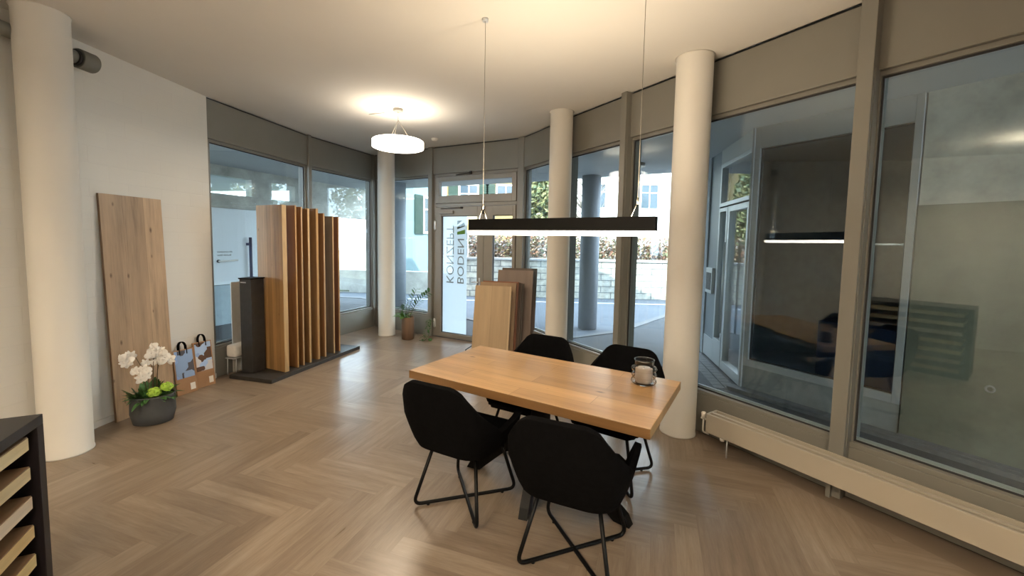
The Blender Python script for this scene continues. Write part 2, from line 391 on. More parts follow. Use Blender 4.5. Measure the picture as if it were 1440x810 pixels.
bm = bmesh.new(); tube(bm, [(.22, -.02, 2.175), (.64, -.02, 2.185)], .006); box(bm, .625, .655, -.035, 0, 2.17, 2.20); obj('closer_arm', bm, M['frame_dark'], l1)
bm = bmesh.new(); tube(bm, fillet([(.985, 0, .99), (.985, -.055, .99), (.87, -.055, .99)], .02), .010); box(bm, .97, 1.0, -.008, 0, .86, 1.06, bev=.003); obj('door_handle', bm, M['alu'], l1)
bm = bmesh.new(); box(bm, 1.02, 1.075, -.03, 0, 2.08, 2.2, bev=.004); obj('floor_bolt', bm, M['frame_dark'], l2)
def filmmat():
    m = bpy.data.materials.new('frosted_window_film'); m.use_nodes = True; nt = m.node_tree; b = nt.nodes['Principled BSDF']
    b.inputs['Base Color'].default_value = (.80, .84, .86, 1); b.inputs['Roughness'].default_value = .8
    t = N(nt, 'ShaderNodeBsdfTranslucent'); t.inputs[0].default_value = (.78, .84, .88, 1); mx = N(nt, 'ShaderNodeMixShader'); mx.inputs[0].default_value = .75
    nt.links.new(b.outputs[0], mx.inputs[1]); nt.links.new(t.outputs[0], mx.inputs[2]); nt.links.new(mx.outputs[0], nt.nodes['Material Output'].inputs[0]); return m
film = obj('window_film', BX(.224, .71, .0415, .0425, .094, 2.046), filmmat(), l1)
M['letter'] = plain('grey_vinyl_lettering', (.24, .26, .255), .6)
M['letter_dark'] = plain('dark_grey_vinyl', (.035, .04, .035), .6); M['letter_green'] = plain('green_vinyl', (.13, .27, .03), .6)
def letters(s, xa, xb, z0_, z1_):
    me = text_mesh(s, 1.0, .004); xs = [v.co.x for v in me.vertices]; ys = [v.co.y for v in me.vertices]
    ax, bx_, ay, by = min(xs), max(xs), min(ys), max(ys)
    for v in me.vertices:   # read upwards from outside, so mirrored from inside: tops of the letters face local +x
        u = (v.co.x-ax)/(bx_-ax); t = (v.co.y-ay)/(by-ay); v.co = Vector((xa+(xb-xa)*t, .042+.0016*(1 if v.co.z > 0 else -1), z0_+(z1_-z0_)*u))
    me.materials.clear(); me.materials.append(M['letter']); o = bpy.data.objects.new('lettering', me); COL.objects.link(o); o.parent = film; return o
# mirrored as seen from the room: tops point to the right edge
letters('KONZEPT', .30, .45, .94, 1.90); letters('BODEN', .525, .655, .94, 1.68)
def slab(poly, mat, name):
    bm = bmesh.new(); a_ = [bm.verts.new((p[0], .0404, p[1])) for p in poly]; b_ = [bm.verts.new((p[0], .0436, p[1])) for p in poly]; n = len(poly)
    bm.faces.new(a_); bm.faces.new(b_[::-1]); 
    for i in range(n): bm.faces.new((a_[i], a_[(i+1) % n], b_[(i+1) % n], b_[i]))
    obj(name, bm, mat, film)
slab([(.515, 1.748), (.67, 1.762), (.67, 1.832), (.515, 1.794)], M['letter_green'], 'logo_bar')
slab([(.515, 1.836), (.675, 1.890), (.650, 1.950), (.515, 1.878)], M['letter_dark'], 'logo_bar')
slab([(.515, 1.910), (.615, 1.980), (.515, 1.980)], M['letter_dark'], 'logo_bar')

# ------------------------------------------------------------------ columns inside
def column(x, y, r, label):
    prof = [(r+.004, 0), (r+.004, .012), (r, .018), (r, H-.006), (r+.01, H)]
    o = obj('column', LT(prof, seg=48), M['column']); place(o, (x, y, 0)); tag(o, label, 'column', 'white round columns'); return o
column(-3.345, 3.03, .145, 'white round column in front of the painted block wall, beside the leaning oak panel')
column(-2.155, 7.09, .14, 'white round column behind the round ceiling lamp, beside the potted plant')
column(.56, 5.06, .135, 'white round column beside the stack of flooring sample boards')
column(1.49, 3.56, .145, 'white round column at the end of the low radiator')

# ------------------------------------------------------------------ table
TA, TD = Vector((-.701, 2.808, 0)), Vector((.689, 1.956, 0)); tx = (TD-TA).normalized(); trz = math.atan2(tx.y, tx.x)
TL, TW = 1.63, .84; tn = Vector((-tx.y, tx.x, 0)); tc = TA + tx*TL/2 + tn*TW/2
t = empty('dining_table', tc, trz); tag(t, 'oak table with thick plank top and black metal cross base', 'table')
obj('tabletop', BX(-TL/2, TL/2, -TW/2, TW/2, .695, .75, bev=.003), M['oak_table'], t)
def foot(lx, ly):
    bm = bmesh.new(); e = Vector((lx, ly, 0)); d = e.normalized(); s = Vector((-d.y, d.x, 0))
    P = [(e, .0, .035), (e-d*.04, .0, .0)]
    prof = [(e.length, 0), (e.length-.10, 0), (.05, .36), (.05, .44), (e.length-.03, .055)]
    w_ = .028; a_ = [bm.verts.new(d*r+s*w_+Vector((0, 0, z))) for r, z in prof]; b_ = [bm.verts.new(d*r-s*w_+Vector((0, 0, z))) for r, z in prof]
    bm.faces.new(a_); bm.faces.new(b_[::-1]); n = len(prof)
    for i in range(n): bm.faces.new((a_[i], a_[(i+1) % n], b_[(i+1) % n], b_[i]))
    return bm
for lx, ly in ((.10, -.40), (.66, -.10), (-.54, -.09), (-.08, .36)): obj('leg', foot(lx, ly), M['black_metal'], t)
bm = bmesh.new(); box(bm, -.05, .05, -.05, .05, .34, .685, bev=.004); obj('pedestal', bm, M['black_metal'], t)
obj('mounting_plate', BX(-.35, .35, -.25, .25, .685, .695), M['black_metal'], t)

# ------------------------------------------------------------------ chairs
def make_chair():
    r = empty('armchair'); nu, nv = 41, 9
    def plan(t):      # t -1 (left arm tip) .. 1 (right arm tip): x, y at the widest ring, rim height
        s = abs(t); sg = 1 if t > 0 else -1
        K = [(0, 0, -.305, .855), (.28, .145, -.303, .855), (.39, .195, -.294, .832), (.49, .245, -.268, .755), (.58, .285, -.222, .675), (.71, .302, -.08, .535), (.86, .300, .10, .575), (.94, .294, .155, .615), (1.0, .28, .205, .49)]
        for a_, b_ in zip(K, K[1:]):
            if s <= b_[0]+1e-9:
                q = (s-a_[0])/(b_[0]-a_[0]); q2 = q
                return sg*(a_[1]+(b_[1]-a_[1])*q2), a_[2]+(b_[2]-a_[2])*q2, a_[3]+(b_[3]-a_[3])*q2
    bm = bmesh.new(); grid = []
    for i in range(nu):
        t_ = -1+2*i/(nu-1); x, y, hz = plan(t_); row = []
        for j in range(nv):
            v = j/(nv-1); z = .415+(hz-.415)*v
            # bottom tucks in, belly at z=.58, back leans outward upwards
            k = .79+.21*min(1, max(0, (z-.415)/.185))**.8
            yy = y*(k if y < 0 else .9+.1*k) - (.05*max(0, z-.58)/.24 if y < -.2 else 0)
            xx = x*k*(1-.05*max(0, z-.62)/.2)
            row.append(bm.verts.new((xx, yy, z)))
        grid.append(row)
    for i in range(nu-1):
        for j in range(nv-1): bm.faces.new((grid[i][j], grid[i+1][j], grid[i+1][j+1], grid[i][j+1]))
    bmesh.ops.recalc_face_normals(bm, faces=bm.faces)
    sh = obj('backrest', bm, M['fabric'], r, smooth=True)
    md = sh.modifiers.new('thickness', 'SOLIDIFY'); md.thickness = .035; md.offset = 0
    md = sh.modifiers.new('round', 'BEVEL'); md.width = .012; md.segments = 3; md.limit_method = 'ANGLE'; md.angle_limit = math.radians(50)
    bm = bmesh.new(); poly = [(-.205, -.20), (.205, -.20), (.235, -.02), (.235, .20), (.19, .255), (-.19, .255), (-.235, .20), (-.235, -.02)]
    prism(bm, poly, .39, .47); bmesh.ops.bevel(bm, geom=list(bm.edges), offset=.018, segments=3, affect='EDGES'); obj('seat', bm, M['fabric'], r, smooth=True)
    for sg in (1, -1):
        lift = 0.0 if sg > 0 else .0
        pts = [(-.15*sg, -.13, .395), (-.235*sg, -.235, .016), (.235*sg, .235, .016), (.15*sg, .15, .395)]
        bm = TB(fillet(pts, .055, 6), .0108, 10)
        for a_ in (-1, 1): lathe(bm, [(.010, 0), (.010, .010)], 10, (a_*.17*sg, a_*.17, 0))
        obj('sled_leg', bm, M['black_metal'], r)
    bm = bmesh.new(); box(bm, -.17, .17, -.15, .17, .380, .392); obj('seat_bracket', bm, M['black_metal'], r)
    return r
ch = make_chair()
spots = [((-.268, 2.549), -28, 'black upholstered armchair at the near side of the table, towards the floor display'),
         ((.360, 2.108), -24, 'black upholstered armchair nearest the camera, back turned, right arm showing'),
         ((.135, 3.185), 150, 'black upholstered armchair behind the table, close to the sample board stack'),
         ((.735, 2.865), 146, 'black upholstered armchair behind the table, behind the glass candle jar')]
for i, ((x, y), dg, lb) in enumerate(spots):
    o = ch if i == 0 else copy_tree(ch); place(o, (x, y, 0), math.radians(dg)); tag(o, lb, 'chair', 'armchairs around the table')

# ------------------------------------------------------------------ candle jar
j = empty('candle_jar', (.865, 2.625, .75)); tag(j, 'ribbed clear glass jar with pale candle standing on the table', 'candle holder')
ro = [(.060, 0), (.074, .006), (.081, .018), (.076, .031), (.066, .038), (.066, .041), (.074, .046), (.080, .060), (.074, .074), (.066, .080), (.066, .083), (.076, .089), (.082, .100), (.074, .112), (.062, .117), (.060, .122), (.061, .150), (.064, .158)]
ri = [(r-.004, z) for r, z in ro[1:]][::-1]
obj('jar', LT(ro+ri+[(.050, .008), (0, .008)], seg=40), M['jarglass'], j)
obj('candle', LT([(.050, .009), (.054, .02), (.054, .098), (.050, .102), (.012, .100)], seg=28), plain('pale_wax', (.62, .52, .42), .5), j)
obj('wick', TB([(0, 0, .10), (.001, 0, .112)], .001, 6), M['frame_dark'], j)

# ------------------------------------------------------------------ linear pendant over the table
pa, pb = Vector((-.31, 3.07, 0)), Vector((.813, 2.358, 0)); d = pb-pa; pl = d.length; pc = (pa+pb)/2
p = empty('linear_pendant', (pc.x, pc.y, 1.695), math.atan2(d.y, d.x)); tag(p, 'long black linear pendant lamp glowing along its underside above the table', 'lamp')
bm = bmesh.new(); box(bm, -pl/2, pl/2, -.03, .03, .030, .112, bev=.002); obj('lamp_body', bm, M['black_metal'], p)
obj('diffuser', BX(-pl/2+.004, pl/2-.004, -.027, .027, 0, .030, bev=.004), M['strip_lamp'], p)
M['cord'] = plain('pale_cord', (.22, .20, .16), .6)
for s in (-1, 1):
    x = s*(pl/2-.11)
    bm = bmesh.new(); tube(bm, [(x, 0, .20), (x, 0, H-1.695)], .0018, 6); tube(bm, [(x-.035, 0, .112), (x, 0, .20)], .0015, 6); tube(bm, [(x+.035, 0, .112), (x, 0, .20)], .0015, 6)
    lathe(bm, [(.006, 0), (.007, .02), (.004, .035)], 10, (x, 0, .185)); obj('suspension_cord', bm, M['cord'], p)
    obj('ceiling_cap', LT([(.022, H-1.695-.02), (.022, H-1.695)], seg=20, c=(x, 0, 0)), M['alu'], p)

li = bpy.data.lights.new('pendant_uplight', 'AREA'); li.shape = 'RECTANGLE'; li.size = pl-.1; li.size_y = .05; li.energy = 15; li.color = LAMP_W
lo = bpy.data.objects.new('pendant_uplight', li); COL.objects.link(lo); lo.parent = p; lo.location = (0, 0, .116); lo.rotation_euler = (PI, 0, 0)

# ------------------------------------------------------------------ round ceiling lamps
def round_lamp(x, y, label, zc, swag=False, watt=55, up=3):
    r = empty('round_pendant', (x, y, 0)); tag(r, label, 'lamp', 'round white pendant lamps')
    R_ = .30
    obj('lamp_shade', LT([(R_-.02, 0), (R_, .008), (R_, .085), (R_-.015, .095)], seg=48, c=(0, 0, zc-.0475)), M['white_lamp'], r)
    obj('ceiling_rose', LT([(.05, H-.035), (.058, H-.03), (.058, H)], seg=24), M['frame'], r)
    obj('junction_knob', LT([(.05, zc+.0476), (.045, zc+.06), (.012, zc+.075)], seg=20), M['petal'], r)
    bm = bmesh.new(); tube(bm, [(0, 0, H-.13), (0, 0, H-.035)], .003, 6)
    for k in range(3):
        a_ = 2*PI*k/3+.5; tube(bm, [(R_*.55*math.cos(a_), R_*.55*math.sin(a_), zc+.045), (0, 0, H-.13)], .0025, 6)
    obj('suspension_cord', bm, M['cord'], r)
    if swag:
        bm = bmesh.new(); tube(bm, [(-.058, 0, H-.012), (-.2, .09, H-.022), (-.36, .19, H-.008), (-.43, .24, H)], .004, 6); obj('supply_cable', bm, M['cord'], r)
    li = bpy.data.lights.new('lamp_light', 'AREA'); li.shape = 'DISK'; li.size = .56; li.energy = watt; li.color = LAMP_W
    lo = bpy.data.objects.new('lamp_light', li); COL.objects.link(lo); lo.parent = r; lo.location = (0, 0, zc-.06)
    lu = bpy.data.lights.new('lamp_uplight', 'AREA'); lu.shape = 'DISK'; lu.size = .50; lu.energy = up; lu.color = LAMP_W
    lo = bpy.data.objects.new('lamp_uplight', lu); COL.objects.link(lo); lo.parent = r; lo.location = (0, 0, zc+.09); lo.rotation_euler = (PI, 0, 0)
    return r
round_lamp(-1.39, 5.05, 'round white disc pendant lamp hanging near the entrance door', 2.785, True, 16, 2.2)
for x, y in ((.2, -1.2), (-2.3, -.6)): round_lamp(x, y, 'round white disc pendant lamp behind the camera, %s' % ('towards the windows' if x > 0 else 'towards the block wall'), 2.785, False, 38, 46)
o = obj('smoke_detector', LT([(.0, -.035), (.04, -.033), (.05, -.01), (.05, 0)], seg=24), M['petal']); place(o, (-1.22, 6.45, H)); tag(o, 'small white smoke detector on the ceiling by the door', 'detector')

# grey cylinder unit high on the left wall, with its pipe
r = empty('wall_spotlight', (-3.425, 3.40, 3.02), math.radians(86)); tag(r, 'grey cylindrical spotlight on a pipe high on the block wall', 'spotlight')
M['grey'] = plain('grey_lacquer', (.17, .17, .15), .5)
Mx = Matrix.Rotation(PI/2, 4, 'Y')
def xcyl(x0_, x1_, rr, y=0, z=0, seg=28):
    bm = bmesh.new(); lathe(bm, [(rr*.96, x0_), (rr, x0_+.006), (rr, x1_-.006), (rr*.96, x1_)], seg)
    for v in bm.verts: v.co = Vector((v.co.z, v.co.x+y, v.co.y+z))
    return bm
obj('spotlight_head', xcyl(-.06, .06, .075), M['grey'], r); obj('front_ring', xcyl(-.08, -.06, .062), M['frame_dark'], r); obj('pipe', xcyl(-.65, -.08, .05), M['grey'], r)
obj('wall_bracket', BX(-.02, .07, .06, .10, -.02, .08), M['petal'], r)

# ------------------------------------------------------------------ leaning oak panel, sample boards with handles
def leaning(name, P0, P1, T0, T1, th, mat, label=None, cat=None, group=None):
    """flat board standing on its lower edge P0-P1 and leaning so its top edge is T0-T1; local x along, z up the board"""
    P0, P1, T0, T1 = map(Vector, (P0, P1, T0, T1)); ex = (P1-P0).normalized(); up = ((T0+T1)-(P0+P1)); up = (up-ex*up.dot(ex)).normalized(); ey = up.cross(ex).normalized()
    w_ = (P1-P0).length; h_ = (((T0+T1)-(P0+P1))/2).length
    o = empty(name) if mat is None else obj(name, BX(0, w_, 0, th, 0, h_, bev=.0015), mat)
    o.matrix_world = Matrix(((ex.x, ey.x, up.x, P0.x), (ex.y, ey.y, up.y, P0.y), (ex.z, ey.z, up.z, P0.z), (0, 0, 0, 1)))
    if label: tag(o, label, cat, group)
    return o, w_, h_
leaning('oak_panel', (-3.44, 3.52, .003), (-3.385, 4.08, .003), (-3.507, 3.445, 1.99), (-3.462, 3.99, 2.0), .02, M['oak_panel'], 'tall knotty oak panel leaning against the painted block wall', 'wood panel')
def picmat(name, cols, seed):
    m, nt, b = nodes(name); v = objvec(nt, (1, 1, 1)); mp = N(nt, 'ShaderNodeMapping'); nt.links.new(v, mp.inputs[0]); mp.inputs['Location'].default_value = (seed, 0, seed*2)
    vo = N(nt, 'ShaderNodeTexVoronoi'); nt.links.new(mp.outputs[0], vo.inputs['Vector']); vo.inputs['Scale'].default_value = 9; vo.distance = 'MANHATTAN'
    sp = N(nt, 'ShaderNodeSeparateColor'); nt.links.new(vo.outputs['Color'], sp.inputs[0])
    r_ = ramp(nt, sp.outputs[0], [(i/(len(cols)), c) for i, c in enumerate(cols)]); nt.nodes[-1]
    for n in nt.nodes:
        if n.type == 'VALTORGB': n.color_ramp.interpolation = 'CONSTANT'
    nt.links.new(r_, b.inputs['Base Color']); b.inputs['Roughness'].default_value = .2; return m
M['kraft'] = plain('tan_wood_board', (.36, .20, .10), .5, var=.1)
def sample(P0, P1, T0, T1, pic, label):
    r, w_, h_ = leaning('sample_board', P0, P1, T0, T1, .02, None, label, 'sample board', 'sample boards with handles')
    obj('board', BX(0, w_, 0, .022, 0, h_, bev=.002), M['kraft'], r)
    obj('photo_print', BX(.012, w_-.012, -.0015, 0, h_*.36, h_-.01), pic, r)
    obj('info_label', BX(w_*.66, w_-.02, -.002, 0, .03, .10), M['petal'], r)
    pts = [(w_*.5+.036*math.cos(a_), .011, h_+.02+.06*math.sin(a_)) for a_ in [PI*k/12 for k in range(13)]]
    pts = [(w_*.5+.034, .011, h_-.05)]+pts+[(w_*.5-.034, .011, h_-.05)]
    bm = bmesh.new()
    for p_, q_ in zip(pts, pts[1:]):
        p_, q_ = Vector(p_), Vector(q_); d_ = (q_-p_).normalized(); n_ = Vector((d_.z, 0, -d_.x))*.004
        for yy in (0,): 
            vs = [bm.verts.new(a_+b_+c_) for a_ in (p_, q_) for b_ in (n_, -n_) for c_ in (Vector((0, -.016, 0)), Vector((0, .016, 0)))]
            for f in ((0, 1, 3, 2), (4, 6, 7, 5), (0, 4, 5, 1), (2, 3, 7, 6), (0, 2, 6, 4), (1, 5, 7, 3)): bm.faces.new([vs[k] for k in f])
    obj('handle_strap', bm, M['fabric'], r); return r
p1 = picmat('room_photo_bright', [(.30, .45, .75), (.62, .70, .82), (.28, .40, .62), (.10, .10, .12), (.50, .62, .85)], 1)
p2 = picmat('room_photo_dark', [(.05, .045, .04), (.30, .42, .70), (.62, .62, .66), (.12, .07, .05), (.40, .55, .80)], 5)
sample((-3.40, 4.135, .003), (-3.335, 4.325, .003), (-3.475, 4.10, .46), (-3.41, 4.29, .46), p1, 'sample board with black strap handle and bright blue photo, next to the leaning oak panel')
sample((-3.365, 4.36, .003), (-3.30, 4.54, .003), (-3.445, 4.31, .49), (-3.38, 4.49, .49), p2, 'sample board with black strap handle and dark interior photo, next to the wall corner')

# ------------------------------------------------------------------ flower bowl
fb = empty('flower_bowl', (-3.15, 3.56, 0), math.radians(30)); fb.scale = (.9, .9, 1); tag(fb, 'dark grey oval bowl planted with white orchids and lime green blooms', 'potted flowers')
M['bowl'] = plain('slate_grey_fibre_clay', (.065, .068, .07), .7, var=.12, ns=10)
obj('bowl', LT([(.13, 0), (.155, .01), (.178, .10), (.172, .235), (.178, .252), (.170, .254), (.162, .235), (.162, .20)], seg=40, sx=1.0, sy=.76), M['bowl'], fb)
obj('soil', LT([(.163, .215), (.06, .23)], seg=30, sx=1, sy=.72), M['soil'], fb)
rn = random.Random(11)
def leafblade(bm, base, dr, ln, wd, droop=.5, nseg=5, mi=0):
    base = Vector(base); d_ = Vector(dr).normalized(); s_ = d_.cross(Vector((0, 0, 1))); s_ = s_.normalized() if s_.length > .01 else Vector((1, 0, 0)); prev = None
    for i in range(nseg+1):
        t_ = i/nseg; p_ = base + d_*ln*t_ - Vector((0, 0, 1))*droop*ln*t_*t_; w_ = wd*math.sin(PI*min(.98, .08+t_*.92))**.7
        a_, b_, c_ = bm.verts.new(p_+s_*w_/2+Vector((0, 0, .12*w_))), bm.verts.new(p_), bm.verts.new(p_-s_*w_/2+Vector((0, 0, .12*w_)))
        if prev: bm.faces.new((prev[0], a_, b_, prev[1])).material_index = mi; bm.faces.new((prev[1], b_, c_, prev[2])).material_index = mi
        prev = (a_, b_, c_)
bm = bmesh.new()
for k in range(120):
    a_ = rn.uniform(0, 2*PI); rr = rn.uniform(0, .12); e_ = rn.uniform(.2, 1.5)
    leafblade(bm, (rr*math.cos(a_)-.02, .7*rr*math.sin(a_), .215), (math.cos(a_)*math.cos(e_), math.sin(a_)*math.cos(e_), math.sin(e_)), rn.uniform(.10, .21), rn.uniform(.025, .06), rn.uniform(.1, .5))
obj('foliage', bm, M['leaf'], fb)
def bloom_bm():
    bm = bmesh.new()
    for k, (ln, wd) in enumerate([(.042, .046), (.036, .026), (.036, .026), (.042, .046), (.036, .024)]):
        a_ = PI/2*0 + k*2*PI/5 + .3; d_ = Vector((math.cos(a_), 0, math.sin(a_))); s_ = Vector((-math.sin(a_), 0, math.cos(a_))); rows = []
        for i in range(5):
            t_ = i/4; w_ = wd*math.sin(PI*(.12+.82*t_))**.6; y_ = .012*math.sin(PI*t_)-.01*t_
            rows.append([bm.verts.new(d_*ln*t_+s_*w_*q/2+Vector((0, -y_-.004*abs(q), 0))) for q in (-1, 0, 1)])
        for A_, B_ in zip(rows, rows[1:]):
            for q in range(2): bm.faces.new((A_[q], A_[q+1], B_[q+1], B_[q])).smooth = True
    bmesh.ops.create_icosphere(bm, subdivisions=1, radius=.007, matrix=Matrix.Translation((0, -.01, 0)))
    return bm
clusters = [((-.17, -.04, .60), 8), ((.04, .0, .63), 8), ((-.05, -.09, .47), 7), ((.12, .02, .58), 4), ((.0, .03, .54), 4)]
stems = bmesh.new()
for (cx, cy, cz), n_ in clusters:
    tube(stems, fillet([(cx*.2, cy*.2, .215), (cx*.35, cy*.3, cz*.8), (cx*.7, cy*.7, cz+.03), (cx, cy, cz)], .06), .003, 6)
tube(stems, [(.03, 0, .215), (.05, .02, .6)], .004, 6); obj('stem', stems, plain('flower_stem', (.10, .07, .03), .6), fb)
b0 = None
for (cx, cy, cz), n_ in clusters:
    for k in range(n_):
        if b0 is None: b = b0 = obj('orchid_bloom', bloom_bm(), M['petal'], fb)
        else: b = b0.copy(); COL.objects.link(b); b.parent = fb
        b.location = (cx+rn.uniform(-.05, .05), cy-.02+rn.uniform(-.03, .02), cz+rn.uniform(-.045, .045)); b.rotation_euler = (rn.uniform(-.4, .4), rn.uniform(-.8, .8), rn.uniform(-.5, .8)); s = rn.uniform(.95, 1.25); b.scale = (s, s, s)
def puff(c, R_):
    bm = bmesh.new(); bmesh.ops.create_icosphere(bm, subdivisions=3, radius=R_)
    for v in bm.verts: v.co *= 1+rn.uniform(-.16, .16); v.co.z *= .72
    for v in bm.verts: v.co += Vector(c)
    return bm
obj('carnation', puff((.03, -.09, .29), .055), M['lime'], fb); obj('carnation', puff((.125, -.065, .32), .052), M['lime'], fb)

# ------------------------------------------------------------------ upright floor sample display on its plinth
e1 = Vector((.259, .966, 0)); e2 = Vector((-.953, .305, 0)); P0 = Vector((-2.686, 4.56, 0))
prz = math.atan2(e1.y, e1.x)
pd = empty('sample_display', P0, prz); tag(pd, 'low dark plinth carrying the row of upright wooden flooring boards', 'display stand')
obj('plinth', BX(0, 1.62, 0, .605, 0, .045, bev=.003), M['plinth'], pd)          # local x along e1, local y = e2
woods = [(.42, .245, .095), (.31, .155, .06), (.33, .17, .065), (.30, .165, .065), (.36, .20, .08), (.31, .155, .06), (.21, .15, .095), (.19, .08, .04)]
edge_mats = [wood('board_edge_%s' % n_, c_, 'z', .5, .3, False) for n_, c_ in (('pale', (.50, .34, .17)), ('honey', (.42, .25, .10)), ('tan', (.46, .31, .17)))]
zone = ['pale yellow board, broad face towards the camera, first in the row', 'reddish brown board, second from the dark pillar', 'dark orange board, third from the dark pillar', 'mid brown board, fourth from the dark pillar',
        'honey coloured board with rough edge, fifth from the dark pillar', 'orange brown board, third from the far end of the row', 'grey brown board, second from the far end of the row', 'dark red brown board, last at the far end of the row']
pos = [.315, .475, .575, .70, .86, .985, 1.165, 1.285]; ths = [.055, .02, .02, .028, .035, .022, .02, .022]; tops = [2.03, 2.04, 2.03, 2.02, 2.03, 1.98, 1.95, 1.95]
for k in range(8):
    mt = wood('display_wood_%s' % 'abcdefgh'[k], woods[k], 'z', .55, .25, .08 if k in (0, 1, 4) else 0, (.07, (PI/2, 0, PI/2), 9) if k == 0 else None)
    o = empty('flooring_board'); obj('board', BX(.006, .47, 0, ths[k], 0, tops[k]-.046, bev=.002), mt, o)
    obj('front_edge', BX(0, .006, .001, ths[k]-.001, .001, tops[k]-.048), edge_mats[k%3], o)
    q = P0 + e1*pos[k] + e2*(.055+.03*(k/7)); ang = math.atan2(e2.y, e2.x) - math.radians(8)*(1-k/9)
    place(o, (q.x, q.y, .046), ang); 
    tag(o, 'tall upright '+zone[k], 'flooring board', 'upright boards on the display plinth')
o = empty('display_pillar', P0+e1*.10+e2*.385+Vector((0, 0, .046)), prz); tag(o, 'slim dark pillar standing on the plinth before the wooden boards', 'display pillar')
obj('pillar_body', BX(0, .18, 0, .165, 0, 1.11, bev=.003), M['plinth'], o); obj('pillar_lid', BX(-.01, .19, -.01, .175, 1.11, 1.125, bev=.002), M['black_metal'], o)
bm = BX(-.002, 0, .07, .15, 1.065, 1.078); obj('name_plate', bm, M['alu'], o)
o = obj('grey_panel', BX(0, .28, 0, .012, 0, 1.10, bev=.002), plain('light_grey_laminate', (.60, .59, .56), .5)); place(o, (-3.376, 4.95, 0), math.radians(79)); tag(o, 'narrow light grey board standing behind the dark pillar', 'panel')
s = empty('side_stand', (-3.30, 4.935, 0), math.radians(79)); tag(s, 'small rounded white box on thin metal legs by the wall corner', 'stand')
bm = BX(-.115, .115, -.068, .068, .215, .365, bev=.03); obj('box', bm, M['petal'], s, smooth=True)
obj('tray', BX(-.12, .12, -.07, .07, .20, .213), M['alu'], s)
for x in (-.10, .10):
    for y in (-.06, .06): obj('leg', TB([(x, y, 0), (x*.95, y, .20)], .005), M['alu'], s)

# ------------------------------------------------------------------ boards stacked by the door
st = empty('board_rack', (.02, 5.97, 0), math.radians(-16)); tag(st, 'low black rack holding the leaning flooring samples beside the door', 'rack')
bm = bmesh.new(); box(bm, -.60, .36, -.36, .24, 0, .03, bev=.003); obj('rack_base', bm, M['black_metal'], st)
for x in (-.60, .342):
    obj('rack_rail', TB(fillet([(x+.009, -.34, .03), (x+.009, -.34, .10), (x+.009, .22, .10), (x+.009, .22, .03)], .02), .008), M['black_metal'], st)
rz0 = math.radians(-13)
bw = [((.47, .35, .215), 'pale oak', 1.00), ((.28, .18, .10), 'warm tan', 1.045), ((.20, .07, .03), 'red brown', 1.06), ((.10, .06, .04), 'dark walnut', 1.05), ((.13, .095, .07), 'cocoa brown', 1.04), ((.09, .07, .055), 'smoked oak', 1.03),
      ((.18, .132, .105), 'grey brown', 1.215), ((.085, .06, .045), 'dark grey brown', 1.245)]
for k, (c, nm, h_) in enumerate(bw):
    sx = [-.555, -.49, -.455, -.43, -.405, -.375, -.25, -.19][k]; sy = [5.735, 5.79, 5.82, 5.845, 5.87, 5.90, 5.945, 5.99][k]
    tl = math.radians(9.5); o = obj('flooring_board', BX(0, .53, 0, .014, 0, h_, bev=.0015), wood('rack_wood_%s' % 'abcdefgh'[k], c, 'z', .5, .12, False, (.25, (PI/2, 0, PI/2), 9) if k == 0 else None))
    o.matrix_world = Matrix.Translation((sx, sy, .033)) @ Matrix.Rotation(rz0, 4, 'Z') @ Matrix.Rotation(-tl, 4, 'X')
    where = ['frontmost in the rack by the door', 'second in the rack by the door', 'third in the rack by the door', 'fourth in the rack by the door', 'fifth in the rack by the door', 'right before the two tall boards in the rack', 'second tallest, last but one in the rack', 'tallest, rearmost in the rack by the door'][k]
    tag(o, 'leaning %s flooring board, %s' % (nm, where), 'flooring board', 'flooring boards in the rack by the door')

# ------------------------------------------------------------------ plants by the back column
v = empty('potted_plant', (-1.715, 6.80, 0)); tag(v, 'leafy green plant in a tall brown wooden pot by the door', 'potted plant')
obj('pot', LT([(.085, 0), (.10, .01), (.105, .18), (.10, .36), (.093, .375), (.085, .36), (.085, .33)], seg=28), wood('pot_wood', (.16, .095, .055), 'z', .6, .2, False), v)
obj('soil', LT([(.086, .33), (.03, .335)], seg=20), M['soil'], v)
bm = bmesh.new(); sb = bmesh.new()
def zz(p0, p1, p2, n_, ln):
    p0, p1, p2 = map(Vector, (p0, p1, p2)); pts = [p0*(1-t_)**2+p1*2*t_*(1-t_)+p2*t_*t_ for t_ in [i/10 for i in range(11)]]; tube(sb, pts, [.006-.0004*i for i in range(11)], 6)
    for i in range(n_):
        t_ = .3+.7*i/(n_-1); q = p0*(1-t_)**2+p1*2*t_*(1-t_)+p2*t_*t_; tg = ((p1-p0)*(1-t_)+(p2-p1)*t_).normalized(); sd_ = tg.cross(Vector((0, 1, 0))).normalized()
        leafblade(bm, q, sd_*(1 if i % 2 else -1)+tg*.7+Vector((0, rn.uniform(-.4, .4), 0)), ln*rn.uniform(.7, 1.1), .045, .1, 4)
zz((.02, 0, .33), (.10, -.02, .62), (.36, -.08, .80), 20, .10); zz((.0, .02, .33), (.0, 0, .55), (.16, -.02, .86), 18, .10); zz((-.02, 0, .33), (-.06, 0, .5), (.02, -.05, .64), 14, .09)
zz((0, -.02, .33), (-.03, -.05, .45), (-.10, -.08, .55), 14, .09)
obj('stem', sb, plain('green_stem', (.08, .12, .04), .5), v); obj('foliage', bm, M['leaf'], v)
bm = bmesh.new()
for k in range(26):
    a_ = rn.uniform(0, 2*PI); e_ = rn.uniform(.2, 1.3); leafblade(bm, (-.07+rn.uniform(-.02, .02), -.02, .36), (math.cos(a_)*math.cos(e_)-.3, math.sin(a_)*math.cos(e_), math.sin(e_)), rn.uniform(.10, .22), .05, .35)
obj('broad_foliage', bm, plain('bright_green_leaf', (.12, .28, .05), .5, var=.3, ns=15), v)
